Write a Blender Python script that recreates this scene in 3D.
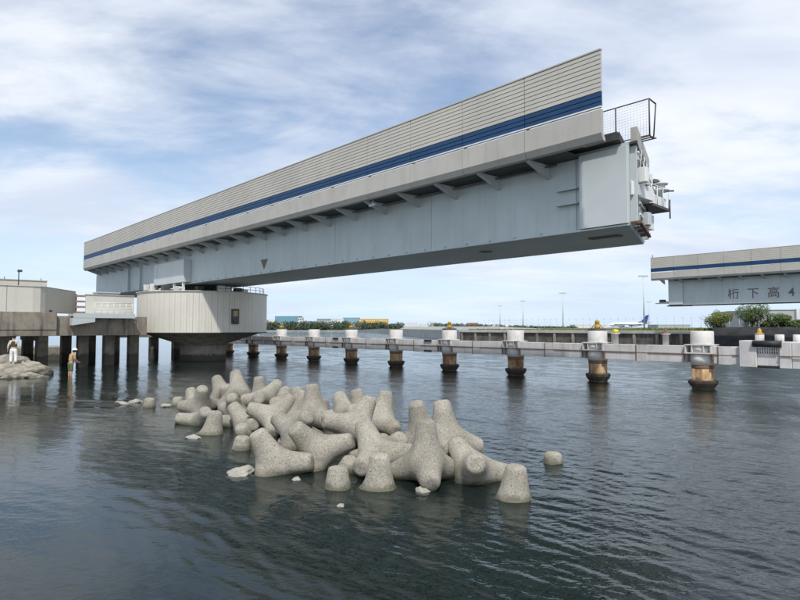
import bpy, bmesh, math, random
import numpy as np
from mathutils import Vector, Matrix, Quaternion, noise

for o in list(bpy.data.objects):
    bpy.data.objects.remove(o)
scene = bpy.context.scene
R = math.radians

# ---------------------------------------------------------------- camera
CAM_H = 3.0
cam_d = bpy.data.cameras.new('camera')
cam = bpy.data.objects.new('camera', cam_d)
scene.collection.objects.link(cam)
cam_d.sensor_width = 36.0
cam_d.lens = 27.0
cam_d.clip_start = 0.1
cam_d.clip_end = 20000
cam.location = (0, 0, CAM_H)
cam.rotation_euler = (R(90) + math.atan(27.5 / 600), 0, 0)
scene.camera = cam

# ---------------------------------------------------------------- light
SUN_EL = R(55)
SUN_AZ = math.atan2(-1.0, 0.04)          # the sun stands behind the camera
sdir = Vector((math.cos(SUN_EL) * math.cos(SUN_AZ), math.cos(SUN_EL) * math.sin(SUN_AZ), math.sin(SUN_EL)))
sun_d = bpy.data.lights.new('sun', 'SUN')
sun_d.energy = 3.7
sun_d.angle = R(1.6)
sun_d.color = (1.0, 0.955, 0.89)
sun = bpy.data.objects.new('sun', sun_d)
scene.collection.objects.link(sun)
sun.rotation_euler = sdir.to_track_quat('Z', 'Y').to_euler()

world = bpy.data.worlds.new('World')
scene.world = world
world.use_nodes = True
wn, wl = world.node_tree.nodes, world.node_tree.links
wn.clear()
def W(t, **kw):
    n = wn.new(t)
    for k, v in kw.items():
        setattr(n, k, v)
    return n
wout = W('ShaderNodeOutputWorld')
wbg = W('ShaderNodeBackground')
wbg.inputs['Strength'].default_value = 0.14
sky = W('ShaderNodeTexSky', sky_type='NISHITA', sun_disc=False)
sky.sun_elevation = SUN_EL
sky.sun_rotation = math.atan2(sdir.x, sdir.y)
sky.air_density = 1.0
sky.dust_density = 0.6
sky.ozone_density = 1.2
tc = W('ShaderNodeTexCoord')
sep = W('ShaderNodeSeparateXYZ')
wl.new(tc.outputs['Generated'], sep.inputs[0])
def wmath(op, a, b=None, c=None, clamp=False):
    n = W('ShaderNodeMath', operation=op, use_clamp=clamp)
    for i, v in enumerate((a, b, c)):
        if v is None: continue
        if isinstance(v, (int, float)): n.inputs[i].default_value = v
        else: wl.new(v, n.inputs[i])
    return n.outputs[0]
zc = wmath('MAXIMUM', sep.outputs[2], 0.0)
den = wmath('ADD', zc, 0.16)
cx = wmath('DIVIDE', sep.outputs[0], den)
cy = wmath('DIVIDE', sep.outputs[1], den)
comb = W('ShaderNodeCombineXYZ')
wl.new(cx, comb.inputs[0]); wl.new(cy, comb.inputs[1])
BIGOFF = (0.4, 2.7, 0)
def wnoise(scale, detail, rough, dist, sx, sy, rot, off):
    mp = W('ShaderNodeMapping')
    mp.inputs['Scale'].default_value = (sx, sy, 1)
    mp.inputs['Rotation'].default_value = (0, 0, rot)
    mp.inputs['Location'].default_value = off
    wl.new(comb.outputs[0], mp.inputs['Vector'])
    n = W('ShaderNodeTexNoise')
    n.inputs['Scale'].default_value = scale
    n.inputs['Detail'].default_value = detail
    n.inputs['Roughness'].default_value = rough
    n.inputs['Distortion'].default_value = dist
    wl.new(mp.outputs[0], n.inputs['Vector'])
    return n.outputs['Fac']
def wrange(v, a, b, c, d):
    n = W('ShaderNodeMapRange', interpolation_type='SMOOTHSTEP')
    for i, x in enumerate((a, b, c, d)):
        n.inputs[i + 1].default_value = x
    wl.new(v, n.inputs[0])
    return n.outputs[0]
big = wnoise(0.80, 9, 0.56, 0.25, 0.85, 1.15, R(-18), BIGOFF)
fine = wnoise(2.1, 10, 0.60, 0.4, 0.75, 1.25, R(-24), (1.3, 2.2, 4.0))
mixn = wmath('ADD', wmath('MULTIPLY', big, 0.68), wmath('MULTIPLY', fine, 0.32))
cov = wmath('MULTIPLY', wrange(mixn, 0.37, 0.57, 0.12, 0.96), wrange(sep.outputs[2], 0.0, 0.13, 0.45, 1.0))
shade_n = wnoise(0.9, 7, 0.6, 0.3, 0.8, 1.2, R(10), (9.0, 1.0, 0))
shade = wrange(shade_n, 0.35, 0.68, 0.0, 1.0)
ccol = W('ShaderNodeMix', data_type='RGBA')
ccol.inputs['A'].default_value = (4.55, 5.05, 6.05, 1)
ccol.inputs['B'].default_value = (6.25, 6.55, 7.0, 1)
wl.new(shade, ccol.inputs['Factor'])
hmix = W('ShaderNodeMix', data_type='RGBA')          # pale blue haze low over the horizon
hmix.inputs['B'].default_value = (4.4, 5.65, 7.0, 1)
wl.new(wrange(sep.outputs[2], 0.0, 0.30, 0.92, 0.0), hmix.inputs['Factor'])
wl.new(sky.outputs[0], hmix.inputs['A'])
cmix = W('ShaderNodeMix', data_type='RGBA')
wl.new(cov, cmix.inputs['Factor'])
wl.new(hmix.outputs['Result'], cmix.inputs['A'])
wl.new(ccol.outputs['Result'], cmix.inputs['B'])
wl.new(cmix.outputs['Result'], wbg.inputs['Color'])
wl.new(wbg.outputs[0], wout.inputs[0])

scene.render.engine = 'CYCLES'
scene.view_settings.view_transform = 'Standard'
scene.view_settings.look = 'None'
scene.view_settings.exposure = 0.14
scene.view_settings.gamma = 1.0
scene.view_settings.use_curve_mapping = False
scene.cycles.max_bounces = 8
scene.cycles.transparent_max_bounces = 24

# ---------------------------------------------------------------- materials
MATS = {}
def nodemat(name):
    m = bpy.data.materials.new(name)
    m.use_nodes = True
    nt = m.node_tree
    nt.nodes.clear()
    out = nt.nodes.new('ShaderNodeOutputMaterial')
    return m, nt, out
def noise_node(nt, vec, scale, detail=5, rough=0.6, sc=None, dist=0.0):
    if sc:
        mp = nt.nodes.new('ShaderNodeMapping')
        mp.inputs['Scale'].default_value = sc
        nt.links.new(vec, mp.inputs['Vector'])
        vec = mp.outputs[0]
    n = nt.nodes.new('ShaderNodeTexNoise')
    n.inputs['Scale'].default_value = scale
    n.inputs['Detail'].default_value = detail
    n.inputs['Roughness'].default_value = rough
    n.inputs['Distortion'].default_value = dist
    nt.links.new(vec, n.inputs['Vector'])
    return n.outputs['Fac']
def maprange(nt, v, a, b, c, d, smooth=True):
    n = nt.nodes.new('ShaderNodeMapRange')
    n.interpolation_type = 'SMOOTHSTEP' if smooth else 'LINEAR'
    for i, x in enumerate((a, b, c, d)):
        n.inputs[i + 1].default_value = x
    nt.links.new(v, n.inputs[0])
    return n.outputs[0]
def mixc(nt, fac, a, b, mode='MIX'):
    n = nt.nodes.new('ShaderNodeMix')
    n.data_type = 'RGBA'
    n.blend_type = mode
    for key, v in (('Factor', fac), ('A', a), ('B', b)):
        if isinstance(v, (int, float)): n.inputs[key].default_value = v
        elif isinstance(v, tuple): n.inputs[key].default_value = v if len(v) == 4 else (*v, 1)
        else: nt.links.new(v, n.inputs[key])
    return n.outputs['Result']
def mathn(nt, op, a, b):
    n = nt.nodes.new('ShaderNodeMath')
    n.operation = op
    for i, v in enumerate((a, b)):
        if isinstance(v, (int, float)): n.inputs[i].default_value = v
        else: nt.links.new(v, n.inputs[i])
    return n.outputs[0]
def mat(name, col, rough=0.6, var=0.12, scale=1.5, streak=0.0, streak_col=(0.10, 0.085, 0.07), speck=0.0, speck_scale=40,
        bump=0.0, bump_scale=20, metallic=0.0, tidal=0.0, rust=0.0, rust_col=(0.16, 0.06, 0.025), rust_scale=2.0, rndvar=0.0, spec=0.4):
    if name in MATS: return MATS[name]
    m, nt, out = nodemat(name)
    bs = nt.nodes.new('ShaderNodeBsdfPrincipled')
    nt.links.new(bs.outputs[0], out.inputs[0])
    geo = nt.nodes.new('ShaderNodeNewGeometry')
    pos = geo.outputs['Position']
    f = noise_node(nt, pos, scale, 7, 0.62)
    lo = tuple(c * (1 - var) for c in col); hi = tuple(min(1, c * (1 + var)) for c in col)
    c = mixc(nt, maprange(nt, f, 0.3, 0.7, 0, 1), lo, hi)
    if streak:
        s = noise_node(nt, pos, 1.0, 6, 0.65, (2.6, 2.6, 0.22))
        c = mixc(nt, maprange(nt, s, 0.48, 0.72, 0, streak), c, streak_col)
    if speck:
        s = noise_node(nt, pos, speck_scale, 3, 0.7)
        c = mixc(nt, maprange(nt, s, 0.52, 0.66, 0, speck), c, tuple(x * 0.35 for x in col))
        c = mixc(nt, maprange(nt, s, 0.47, 0.34, 0, speck * 0.7), c, tuple(min(1, x * 1.5) for x in col))
    if rust:
        s = noise_node(nt, pos, rust_scale, 7, 0.7, (1, 1, 0.35))
        c = mixc(nt, maprange(nt, s, 0.62 - 0.25 * rust, 0.78 - 0.2 * rust, 0, min(1, 0.5 + rust * .5)), c, rust_col)
    if rndvar:
        oi = nt.nodes.new('ShaderNodeObjectInfo')
        c = mixc(nt, 1.0, c, mixc(nt, oi.outputs['Random'], (1 - rndvar,) * 3, (1.0,) * 3), 'MULTIPLY')
    if tidal:                                   # dark fouling up to the high water mark
        sx = nt.nodes.new('ShaderNodeSeparateXYZ'); nt.links.new(pos, sx.inputs[0])
        hz = mathn(nt, 'ADD', sx.outputs[2], mathn(nt, 'MULTIPLY', mathn(nt, 'SUBTRACT', noise_node(nt, pos, 3.0, 5, 0.6), 0.5), 0.7))
        c = mixc(nt, maprange(nt, hz, tidal - 0.12, tidal + 0.12, 0.85, 0.0), c, (0.045, 0.042, 0.03))
    nt.links.new(c, bs.inputs['Base Color'])
    bs.inputs['Roughness'].default_value = rough
    bs.inputs['Metallic'].default_value = metallic
    bs.inputs['Specular IOR Level'].default_value = spec
    if bump:
        b = nt.nodes.new('ShaderNodeBump')
        b.inputs['Strength'].default_value = bump
        b.inputs['Distance'].default_value = 0.02
        nt.links.new(noise_node(nt, pos, bump_scale, 6, 0.65), b.inputs['Height'])
        nt.links.new(b.outputs[0], bs.inputs['Normal'])
    MATS[name] = m
    return m

M_BEIGE = mat('beige_painted_metal', (0.43, 0.415, 0.37), 0.55, 0.05, 0.5, streak=0.18, streak_col=(0.33, 0.31, 0.27), rndvar=0.06)
M_FASCIA = mat('beige_fascia_paint', (0.41, 0.397, 0.36), 0.6, 0.07, 0.6, streak=0.28, streak_col=(0.27, 0.25, 0.215), rndvar=0.05, bump=0.08, bump_scale=6)
M_BLUE = mat('blue_paint', (0.006, 0.044, 0.118), 0.5, 0.12, 0.8, rndvar=0.08)
M_WHITE = mat('white_paint', (0.66, 0.66, 0.64), 0.5, 0.06, 1.0)
M_STEEL = mat('pale_blue_grey_steel', (0.43, 0.495, 0.50), 0.5, 0.07, 0.35, streak=0.3, streak_col=(0.29, 0.32, 0.31), rndvar=0.03)
M_STEEL_L = mat('light_blue_grey_steel', (0.45, 0.49, 0.495), 0.5, 0.04, 0.5, streak=0.12, streak_col=(0.31, 0.34, 0.34))
M_DARKSTEEL = mat('dark_steel', (0.06, 0.06, 0.062), 0.55, 0.2, 3, rust=0.25)
M_RUSTSTEEL = mat('rusty_brown_steel', (0.17, 0.10, 0.065), 0.8, 0.3, 3, rust=0.5)
M_ASPHALT = mat('asphalt', (0.055, 0.055, 0.055), 0.85, 0.1, 4)
M_CREAM = mat('cream_cladding', (0.555, 0.535, 0.475), 0.55, 0.04, 0.6, streak=0.22, streak_col=(0.40, 0.365, 0.30), rndvar=0.025)
M_CONC_D = mat('stained_dark_concrete', (0.215, 0.19, 0.155), 0.9, 0.25, 1.0, streak=0.85, streak_col=(0.055, 0.048, 0.042), bump=0.3, bump_scale=9)
M_CONC_M = mat('weathered_concrete', (0.26, 0.245, 0.21), 0.9, 0.2, 1.2, streak=0.5, streak_col=(0.09, 0.08, 0.065), bump=0.3, bump_scale=9, tidal=0.55)
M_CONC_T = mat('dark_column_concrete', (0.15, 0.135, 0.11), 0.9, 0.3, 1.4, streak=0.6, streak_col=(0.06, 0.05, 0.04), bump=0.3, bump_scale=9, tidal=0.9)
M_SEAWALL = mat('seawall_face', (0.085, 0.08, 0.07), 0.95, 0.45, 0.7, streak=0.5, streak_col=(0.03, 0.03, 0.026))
M_COPING = mat('pale_coping_concrete', (0.36, 0.35, 0.32), 0.9, 0.15, 0.6)
M_RUBBER = mat('black_rubber', (0.018, 0.018, 0.019), 0.6, 0.3, 4)
M_PILEW = mat('worn_white_pile_paint', (0.58, 0.565, 0.545), 0.6, 0.10, 2.2, streak=0.35, streak_col=(0.30, 0.25, 0.20), rust=0.22)
M_BEAM = mat('worn_grey_white_beam_paint', (0.52, 0.505, 0.495), 0.6, 0.12, 1.3, streak=0.35, streak_col=(0.22, 0.19, 0.16), rust=0.16, rust_col=(0.13, 0.06, 0.035), rust_scale=1.1)
M_RUSTPILE = mat('rust_streaked_pile', (0.38, 0.26, 0.14), 0.8, 0.3, 2.5, streak=0.95, streak_col=(0.17, 0.055, 0.018), rust=0.72, rust_col=(0.10, 0.038, 0.018), bump=0.2, tidal=0.45)
M_COLLAR = mat('dark_fouled_collar', (0.055, 0.042, 0.032), 0.8, 0.4, 5, rust=0.3, bump=0.5, bump_scale=14)
M_YELLOW = mat('yellow_lamp_paint', (0.40, 0.26, 0.035), 0.6, 0.25, 6, rust=0.45)
M_MARK = mat('brown_mark_paint', (0.16, 0.12, 0.10), 0.7, 0.1, 3)
M_TEXT = mat('grey_letter_paint', (0.13, 0.115, 0.105), 0.7, 0.1, 3)
M_GLASS = mat('pale_glass', (0.42, 0.52, 0.58), 0.15, 0.05, 1)
M_BLACKSHEET = mat('black_ground_sheet', (0.022, 0.023, 0.026), 0.75, 0.5, 0.6, bump=0.6, bump_scale=1.2)
M_GRASS = mat('dry_grass_ground', (0.115, 0.115, 0.05), 0.95, 0.35, 0.08)
M_BED = mat('river_mud', (0.05, 0.052, 0.036), 0.95, 0.3, 1.2)
M_ROCK = mat('shore_rock', (0.30, 0.275, 0.225), 0.9, 0.35, 1.6, speck=0.35, speck_scale=14, bump=0.6, bump_scale=7, rndvar=0.25, tidal=0.12)
M_ROCK_P = mat('pale_rock', (0.30, 0.285, 0.245), 0.9, 0.2, 3, speck=0.3, speck_scale=14, bump=0.5, bump_scale=9)
M_BARK = mat('bark', (0.10, 0.08, 0.06), 0.9, 0.3, 5)
M_REVET = mat('grey_revetment', (0.30, 0.31, 0.31), 0.9, 0.15, 0.3)

def leaf_mat(name, a, b):
    m, nt, out = nodemat(name)
    bs = nt.nodes.new('ShaderNodeBsdfPrincipled')
    geo = nt.nodes.new('ShaderNodeNewGeometry')
    c = mixc(nt, geo.outputs['Random Per Island'], a, b)
    nt.links.new(c, bs.inputs['Base Color'])
    bs.inputs['Roughness'].default_value = 0.6
    nt.links.new(bs.outputs[0], out.inputs[0])
    return m
M_LEAF = leaf_mat('green_leaf', (0.03, 0.06, 0.012), (0.10, 0.15, 0.03))
M_LEAF_Y = leaf_mat('yellow_green_leaf', (0.06, 0.09, 0.012), (0.17, 0.19, 0.035))
M_LEAF_FAR = leaf_mat('far_tree_leaf', (0.025, 0.045, 0.025), (0.06, 0.09, 0.045))

# concrete of the tetrapods: speckled, sand coloured, darker and greener in the splash band
def tetra_mat():
    m, nt, out = nodemat('speckled_tetrapod_concrete')
    bs = nt.nodes.new('ShaderNodeBsdfPrincipled')
    nt.links.new(bs.outputs[0], out.inputs[0])
    geo = nt.nodes.new('ShaderNodeNewGeometry'); pos = geo.outputs['Position']
    oi = nt.nodes.new('ShaderNodeObjectInfo')
    big = noise_node(nt, pos, 1.7, 6, 0.6)
    c = mixc(nt, maprange(nt, big, 0.3, 0.7, 0, 1), (0.245, 0.228, 0.19), (0.355, 0.335, 0.288))
    sp = noise_node(nt, pos, 33, 4, 0.75)
    c = mixc(nt, maprange(nt, sp, 0.53, 0.64, 0, 0.78), c, (0.10, 0.09, 0.07))
    c = mixc(nt, maprange(nt, sp, 0.46, 0.34, 0, 0.55), c, (0.52, 0.50, 0.44))
    mid = noise_node(nt, pos, 6, 5, 0.6)
    c = mixc(nt, maprange(nt, mid, 0.55, 0.75, 0, 0.35), c, (0.20, 0.17, 0.12))
    c = mixc(nt, 1.0, c, mixc(nt, oi.outputs['Random'], (0.86, 0.86, 0.85), (1.05, 1.04, 1.02)), 'MULTIPLY')
    sx = nt.nodes.new('ShaderNodeSeparateXYZ'); nt.links.new(pos, sx.inputs[0])
    hz = mathn(nt, 'ADD', sx.outputs[2], mathn(nt, 'MULTIPLY', mathn(nt, 'SUBTRACT', mid, 0.5), 0.25))
    wet = maprange(nt, hz, 0.02, 0.15, 0.8, 0.0)
    c = mixc(nt, wet, c, (0.085, 0.085, 0.05))
    nt.links.new(c, bs.inputs['Base Color'])
    nt.links.new(maprange(nt, hz, 0.0, 0.12, 0.35, 0.88), bs.inputs['Roughness'])
    bs.inputs['Specular IOR Level'].default_value = 0.3
    b = nt.nodes.new('ShaderNodeBump')
    b.inputs['Strength'].default_value = 0.8
    b.inputs['Distance'].default_value = 0.025
    nt.links.new(mathn(nt, 'ADD', sp, mathn(nt, 'MULTIPLY', mid, 0.8)), b.inputs['Height'])
    nt.links.new(b.outputs[0], bs.inputs['Normal'])
    return m
M_TETRA = tetra_mat()

def water_mat():
    m, nt, out = nodemat('river_water')
    geo = nt.nodes.new('ShaderNodeNewGeometry'); pos = geo.outputs['Position']
    n1 = noise_node(nt, pos, 4.2, 3, 0.55, (1.0, 1.3, 1.0), 0.4)
    n2 = noise_node(nt, pos, 1.1, 3, 0.5, (1.0, 1.4, 1.0), 0.4)
    n3 = noise_node(nt, pos, 13.0, 2, 0.5, (1.0, 1.4, 1.0), 0.3)
    hgt = mathn(nt, 'ADD', mathn(nt, 'ADD', mathn(nt, 'MULTIPLY', n1, 0.023), mathn(nt, 'MULTIPLY', n2, 0.014)), mathn(nt, 'MULTIPLY', n3, 0.0045))
    calm = noise_node(nt, pos, 0.055, 3, 0.5, (1.0, 1.6, 1.0))
    b = nt.nodes.new('ShaderNodeBump')
    b.inputs['Distance'].default_value = 1.0
    sx = nt.nodes.new('ShaderNodeSeparateXYZ'); nt.links.new(pos, sx.inputs[0])
    # wind: sheltered water left of the tetrapods, ruffled in open water
    wind = mathn(nt, 'ADD', mathn(nt, 'MULTIPLY', sx.outputs[0], 0.07), mathn(nt, 'MULTIPLY', sx.outputs[1], 0.05))
    wind = mathn(nt, 'ADD', wind, mathn(nt, 'MULTIPLY', mathn(nt, 'SUBTRACT', calm, 0.5), 1.2))
    nt.links.new(maprange(nt, wind, 0.1, 1.0, 0.2, 1.0), b.inputs['Strength'])
    nt.links.new(hgt, b.inputs['Height'])
    fr = nt.nodes.new('ShaderNodeFresnel'); fr.inputs['IOR'].default_value = 1.333
    nt.links.new(b.outputs[0], fr.inputs['Normal'])
    gl = nt.nodes.new('ShaderNodeBsdfGlossy'); gl.inputs['Roughness'].default_value = 0.02
    gl.inputs['Color'].default_value = (0.93, 0.97, 1.0, 1)
    nt.links.new(b.outputs[0], gl.inputs['Normal'])
    df = nt.nodes.new('ShaderNodeBsdfDiffuse'); df.inputs['Color'].default_value = (0.010, 0.018, 0.016, 1)
    tr = nt.nodes.new('ShaderNodeBsdfTransparent'); tr.inputs['Color'].default_value = (0.40, 0.47, 0.38, 1)
    mx = nt.nodes.new('ShaderNodeMixShader'); mx.inputs[0].default_value = 0.34
    nt.links.new(df.outputs[0], mx.inputs[1]); nt.links.new(tr.outputs[0], mx.inputs[2])
    m2 = nt.nodes.new('ShaderNodeMixShader')
    nt.links.new(fr.outputs[0], m2.inputs[0]); nt.links.new(mx.outputs[0], m2.inputs[1]); nt.links.new(gl.outputs[0], m2.inputs[2])
    nt.links.new(m2.outputs[0], out.inputs[0])
    return m
M_WATER = water_mat()
# ---------------------------------------------------------------- helpers
COL = scene.collection
def tag(o, label=None, cat=None, group=None, kind=None):
    if label: o['label'] = label
    if cat: o['category'] = cat
    if group: o['group'] = group
    if kind: o['kind'] = kind
    return o
def empty(name, loc=(0, 0, 0), rz=0.0, label=None, cat=None, group=None):
    o = bpy.data.objects.new(name, None)
    o.empty_display_size = 0.3
    COL.objects.link(o)
    o.location = loc
    o.rotation_euler = (0, 0, rz)
    return tag(o, label, cat, group)
class MB:
    def __init__(self): self.v = []; self.f = []; self.smooth = set()
    def add(self, vs, fs, smooth=False):
        b = len(self.v)
        self.v += [tuple(p) for p in vs]
        for f in fs:
            if smooth: self.smooth.add(len(self.f))
            self.f.append(tuple(i + b for i in f))
        return self
    def box(self, x0, x1, y0, y1, z0, z1):
        vs = [(x0, y0, z0), (x1, y0, z0), (x1, y1, z0), (x0, y1, z0), (x0, y0, z1), (x1, y0, z1), (x1, y1, z1), (x0, y1, z1)]
        return self.add(vs, [(0, 3, 2, 1), (4, 5, 6, 7), (0, 1, 5, 4), (1, 2, 6, 5), (2, 3, 7, 6), (3, 0, 4, 7)])
    def prism(self, poly, z0, z1):
        n = len(poly)
        a = sum(poly[i][0] * poly[(i + 1) % n][1] - poly[(i + 1) % n][0] * poly[i][1] for i in range(n))
        if a < 0: poly = poly[::-1]
        vs = [(x, y, z0) for x, y in poly] + [(x, y, z1) for x, y in poly]
        fs = [tuple(range(n - 1, -1, -1)), tuple(range(n, 2 * n))]
        fs += [(i, (i + 1) % n, n + (i + 1) % n, n + i) for i in range(n)]
        return self.add(vs, fs)
    def extrude_x(self, prof, x0, x1):            # profile of (y, z), closed
        n = len(prof)
        vs = [(x0, y, z) for y, z in prof] + [(x1, y, z) for y, z in prof]
        fs = [tuple(range(n)), tuple(range(2 * n - 1, n - 1, -1))]
        fs += [(i, n + i, n + (i + 1) % n, (i + 1) % n) for i in range(n)]
        return self.add(vs, fs)
    def lathe(self, prof, n=24, c=(0, 0), a0=0.0, a1=2 * math.pi, smooth=True):   # prof: (r, z) bottom to top
        full = abs(a1 - a0 - 2 * math.pi) < 1e-6
        k = n if full else n + 1
        vs = []
        for r, z in prof:
            for i in range(k):
                a = a0 + (a1 - a0) * i / n
                vs.append((c[0] + r * math.cos(a), c[1] + r * math.sin(a), z))
        fs = []
        for j in range(len(prof) - 1):
            for i in range(n):
                i2 = (i + 1) % k
                fs.append((j * k + i, j * k + i2, (j + 1) * k + i2, (j + 1) * k + i))
        self.add(vs, fs, smooth)
        if full:
            b = len(self.v) - len(vs)
            if prof[0][0] > 1e-6: self.f.append(tuple(b + i for i in range(k - 1, -1, -1)))
            if prof[-1][0] > 1e-6: self.f.append(tuple(b + (len(prof) - 1) * k + i for i in range(k)))
        return self
    def tube(self, p, q, r, r2=None, n=8, smooth=True):
        p, q = Vector(p), Vector(q)
        r2 = r if r2 is None else r2
        d = (q - p).normalized()
        a = d.orthogonal().normalized(); b = d.cross(a)
        vs = [p + (a * math.cos(t) + b * math.sin(t)) * r for t in [2 * math.pi * i / n for i in range(n)]]
        vs += [q + (a * math.cos(t) + b * math.sin(t)) * r2 for t in [2 * math.pi * i / n for i in range(n)]]
        self.add(vs, [(i, (i + 1) % n, n + (i + 1) % n, n + i) for i in range(n)], smooth)
        b0 = len(self.v) - 2 * n
        self.f.append(tuple(b0 + i for i in range(n - 1, -1, -1)))
        self.f.append(tuple(b0 + n + i for i in range(n)))
        return self
    def mesh(self, name, m, bevel=0.0):
        me = bpy.data.meshes.new(name)
        me.from_pydata(self.v, [], self.f)
        if self.smooth:
            me.polygons.foreach_set('use_smooth', [i in self.smooth for i in range(len(self.f))])
        if bevel:
            bm = bmesh.new(); bm.from_mesh(me)
            bmesh.ops.remove_doubles(bm, verts=bm.verts, dist=1e-5)
            es = [e for e in bm.edges if len(e.link_faces) == 2 and e.calc_face_angle(0) > 0.6]
            bmesh.ops.bevel(bm, geom=es, offset=bevel, segments=1, affect='EDGES', clamp_overlap=True)
            bm.to_mesh(me); bm.free()
        me.materials.append(m)
        me.update()
        return me
    def build(self, name, m, parent=None, bevel=0.0):
        return link(name, self.mesh(name, m, bevel), parent)
def link(name, me, parent=None, loc=None, rz=None):
    o = bpy.data.objects.new(name, me)
    COL.objects.link(o)
    if parent: o.parent = parent
    if loc: o.location = loc
    if rz is not None: o.rotation_euler = (0, 0, rz)
    return o
def struct(o): o['kind'] = 'structure'; return o
def copy_tree(o, parent=None):
    c = o.copy(); COL.objects.link(c); c.parent = parent
    for ch in o.children: copy_tree(ch, c)
    return c

random.seed(11)
rng = np.random.default_rng(11)
# the bridge frame: origin on the pivot, X towards the tip of the near leaf, Y across the river
OX, OY = -18.298, 55.930
BR = R(-48)
def bw(s, n, z=0.0):                     # bridge frame -> world
    return Vector((OX + s * math.cos(BR) - n * math.sin(BR), OY + s * math.sin(BR) + n * math.cos(BR), z))

# ---------------------------------------------------------------- water and river bed
def build_water():
    half, ncol, nrow = R(62), 500, 1000
    r0, r1 = 2.2, 170.0
    rr = r0 * (r1 / r0) ** (np.arange(nrow) / (nrow - 1))
    far = np.array([200, 260, 350, 500, 800, 1400, 2600, 5000, 9000.0])
    rr = np.r_[rr, far]
    th = np.linspace(-half, half, ncol)
    th = np.r_[th, np.linspace(half, 2 * math.pi - half, 26)[1:-1]]
    nc, nr = len(th), len(rr)
    X = rr[:, None] * np.sin(th)[None]; Y = rr[:, None] * np.cos(th)[None]
    Z = np.zeros_like(X)
    sp = np.maximum(rr * math.log(r1 / r0) / (nrow - 1), rr * 2 * half / ncol)
    g = np.random.default_rng(5)
    K = 54
    lam = np.exp(np.linspace(math.log(0.14), math.log(2.6), K))
    for l in lam:
        a = math.radians(229) + g.normal() * (0.30 if l < 0.7 else 0.6)
        k = 2 * math.pi / l
        slope = 0.0185 * (1.5 if 0.16 < l < 0.62 else 0.55)
        amp = slope / k
        ph = g.uniform(0, 6.28)
        fade = np.clip((l / sp - 3.0) / 3.0, 0, 1)
        wob = 0.35 * l * np.sin(X * 0.9 / (l * 4) + ph) + 0.3 * l * np.sin(Y * 0.8 / (l * 5) + 2 * ph)
        env = 0.65 + 0.35 * np.sin(X * 0.5 / l ** .5 + Y * 0.23 / l ** .5 + 3 * ph)
        Z += (amp * env * fade[:, None]) * np.sin(k * (X * math.cos(a) + Y * math.sin(a) + wob) + ph)
    calm = np.clip((X * 0.07 + Y * 0.05 - 0.1) / 0.9, 0.0, 1.0) * 0.85 + 0.27 + 0.22 * np.sin(X * 0.21 + 0.6 * np.sin(Y * 0.13) + 0.7) * np.sin(Y * 0.17 + 0.4 * np.sin(X * 0.2))
    Z *= np.clip(calm, 0.18, 1.25)
    Z[nrow:] = 0; Z[:, ncol:] = 0
    co = np.stack([X, Y, Z], -1).reshape(-1, 3)
    co = np.vstack([co, [[0, 0, 0]]])
    i = np.arange(nr - 1)[:, None]; j = np.arange(nc)[None]
    j2 = (j + 1) % nc
    q = np.stack([i * nc + j, (i + 1) * nc + j, (i + 1) * nc + j2, i * nc + j2], -1).reshape(-1, 4)[:, ::-1]
    c0 = len(co) - 1
    tri = np.stack([np.full(nc, c0), np.arange(nc), (np.arange(nc) + 1) % nc], -1)[:, ::-1]
    me = bpy.data.meshes.new('river_water')
    me.vertices.add(len(co)); me.vertices.foreach_set('co', co.ravel())
    nl = q.size + tri.size
    me.loops.add(nl); me.loops.foreach_set('vertex_index', np.r_[q.ravel(), tri.ravel()].astype(np.int32))
    me.polygons.add(len(q) + len(tri))
    st = np.r_[np.arange(len(q)) * 4, q.size + np.arange(len(tri)) * 3].astype(np.int32)
    me.polygons.foreach_set('loop_start', st)
    me.polygons.foreach_set('use_smooth', np.ones(len(st), bool))
    me.update(calc_edges=True); me.validate()
    me.materials.append(M_WATER)
    return struct(link('river_water', me))
build_water()

MOUND = [(0.4, 12.6), (-2.2, 13.4), (-1.2, 15.5), (-3.2, 16.8), (-4.6, 18.6), (-6.0, 20.5), (-7.6, 22.2), (1.5, 12.4), (-9.0, 23.0), (2.0, 11.2), (3.3, 13.4), (0.5, 14.5), (-1.0, 17.2)]
def bed_z(x, y):
    z = -2.4
    for mx, my in MOUND:
        d = math.hypot(x - mx, y - my)
        z = max(z, -0.85 - 0.12 * max(0, d - 1.0) ** 1.5)
    d = math.hypot((x + 25.5) / 1.25, y - 38.5)
    z = max(z, 0.15 - 0.27 * max(0, d - 1.8))
    return z + 0.05 * noise.noise(Vector((x * 0.6, y * 0.6, 0)))
def build_bed():
    xs = np.r_[-4000, -400, -120, np.linspace(-48, 30, 118), 60, 150, 600, 4000]
    ys = np.r_[-60, -10, np.linspace(2, 60, 88), 80, 120, 200, 400, 1200, 6000]
    v = [(x, y, bed_z(x, y)) for y in ys for x in xs]
    n = len(xs)
    f = [(j * n + i, j * n + i + 1, (j + 1) * n + i + 1, (j + 1) * n + i) for j in range(len(ys) - 1) for i in range(n - 1)]
    mb = MB(); mb.add(v, f, True)
    struct(mb.build('riverbed', M_BED))
build_bed()

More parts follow.
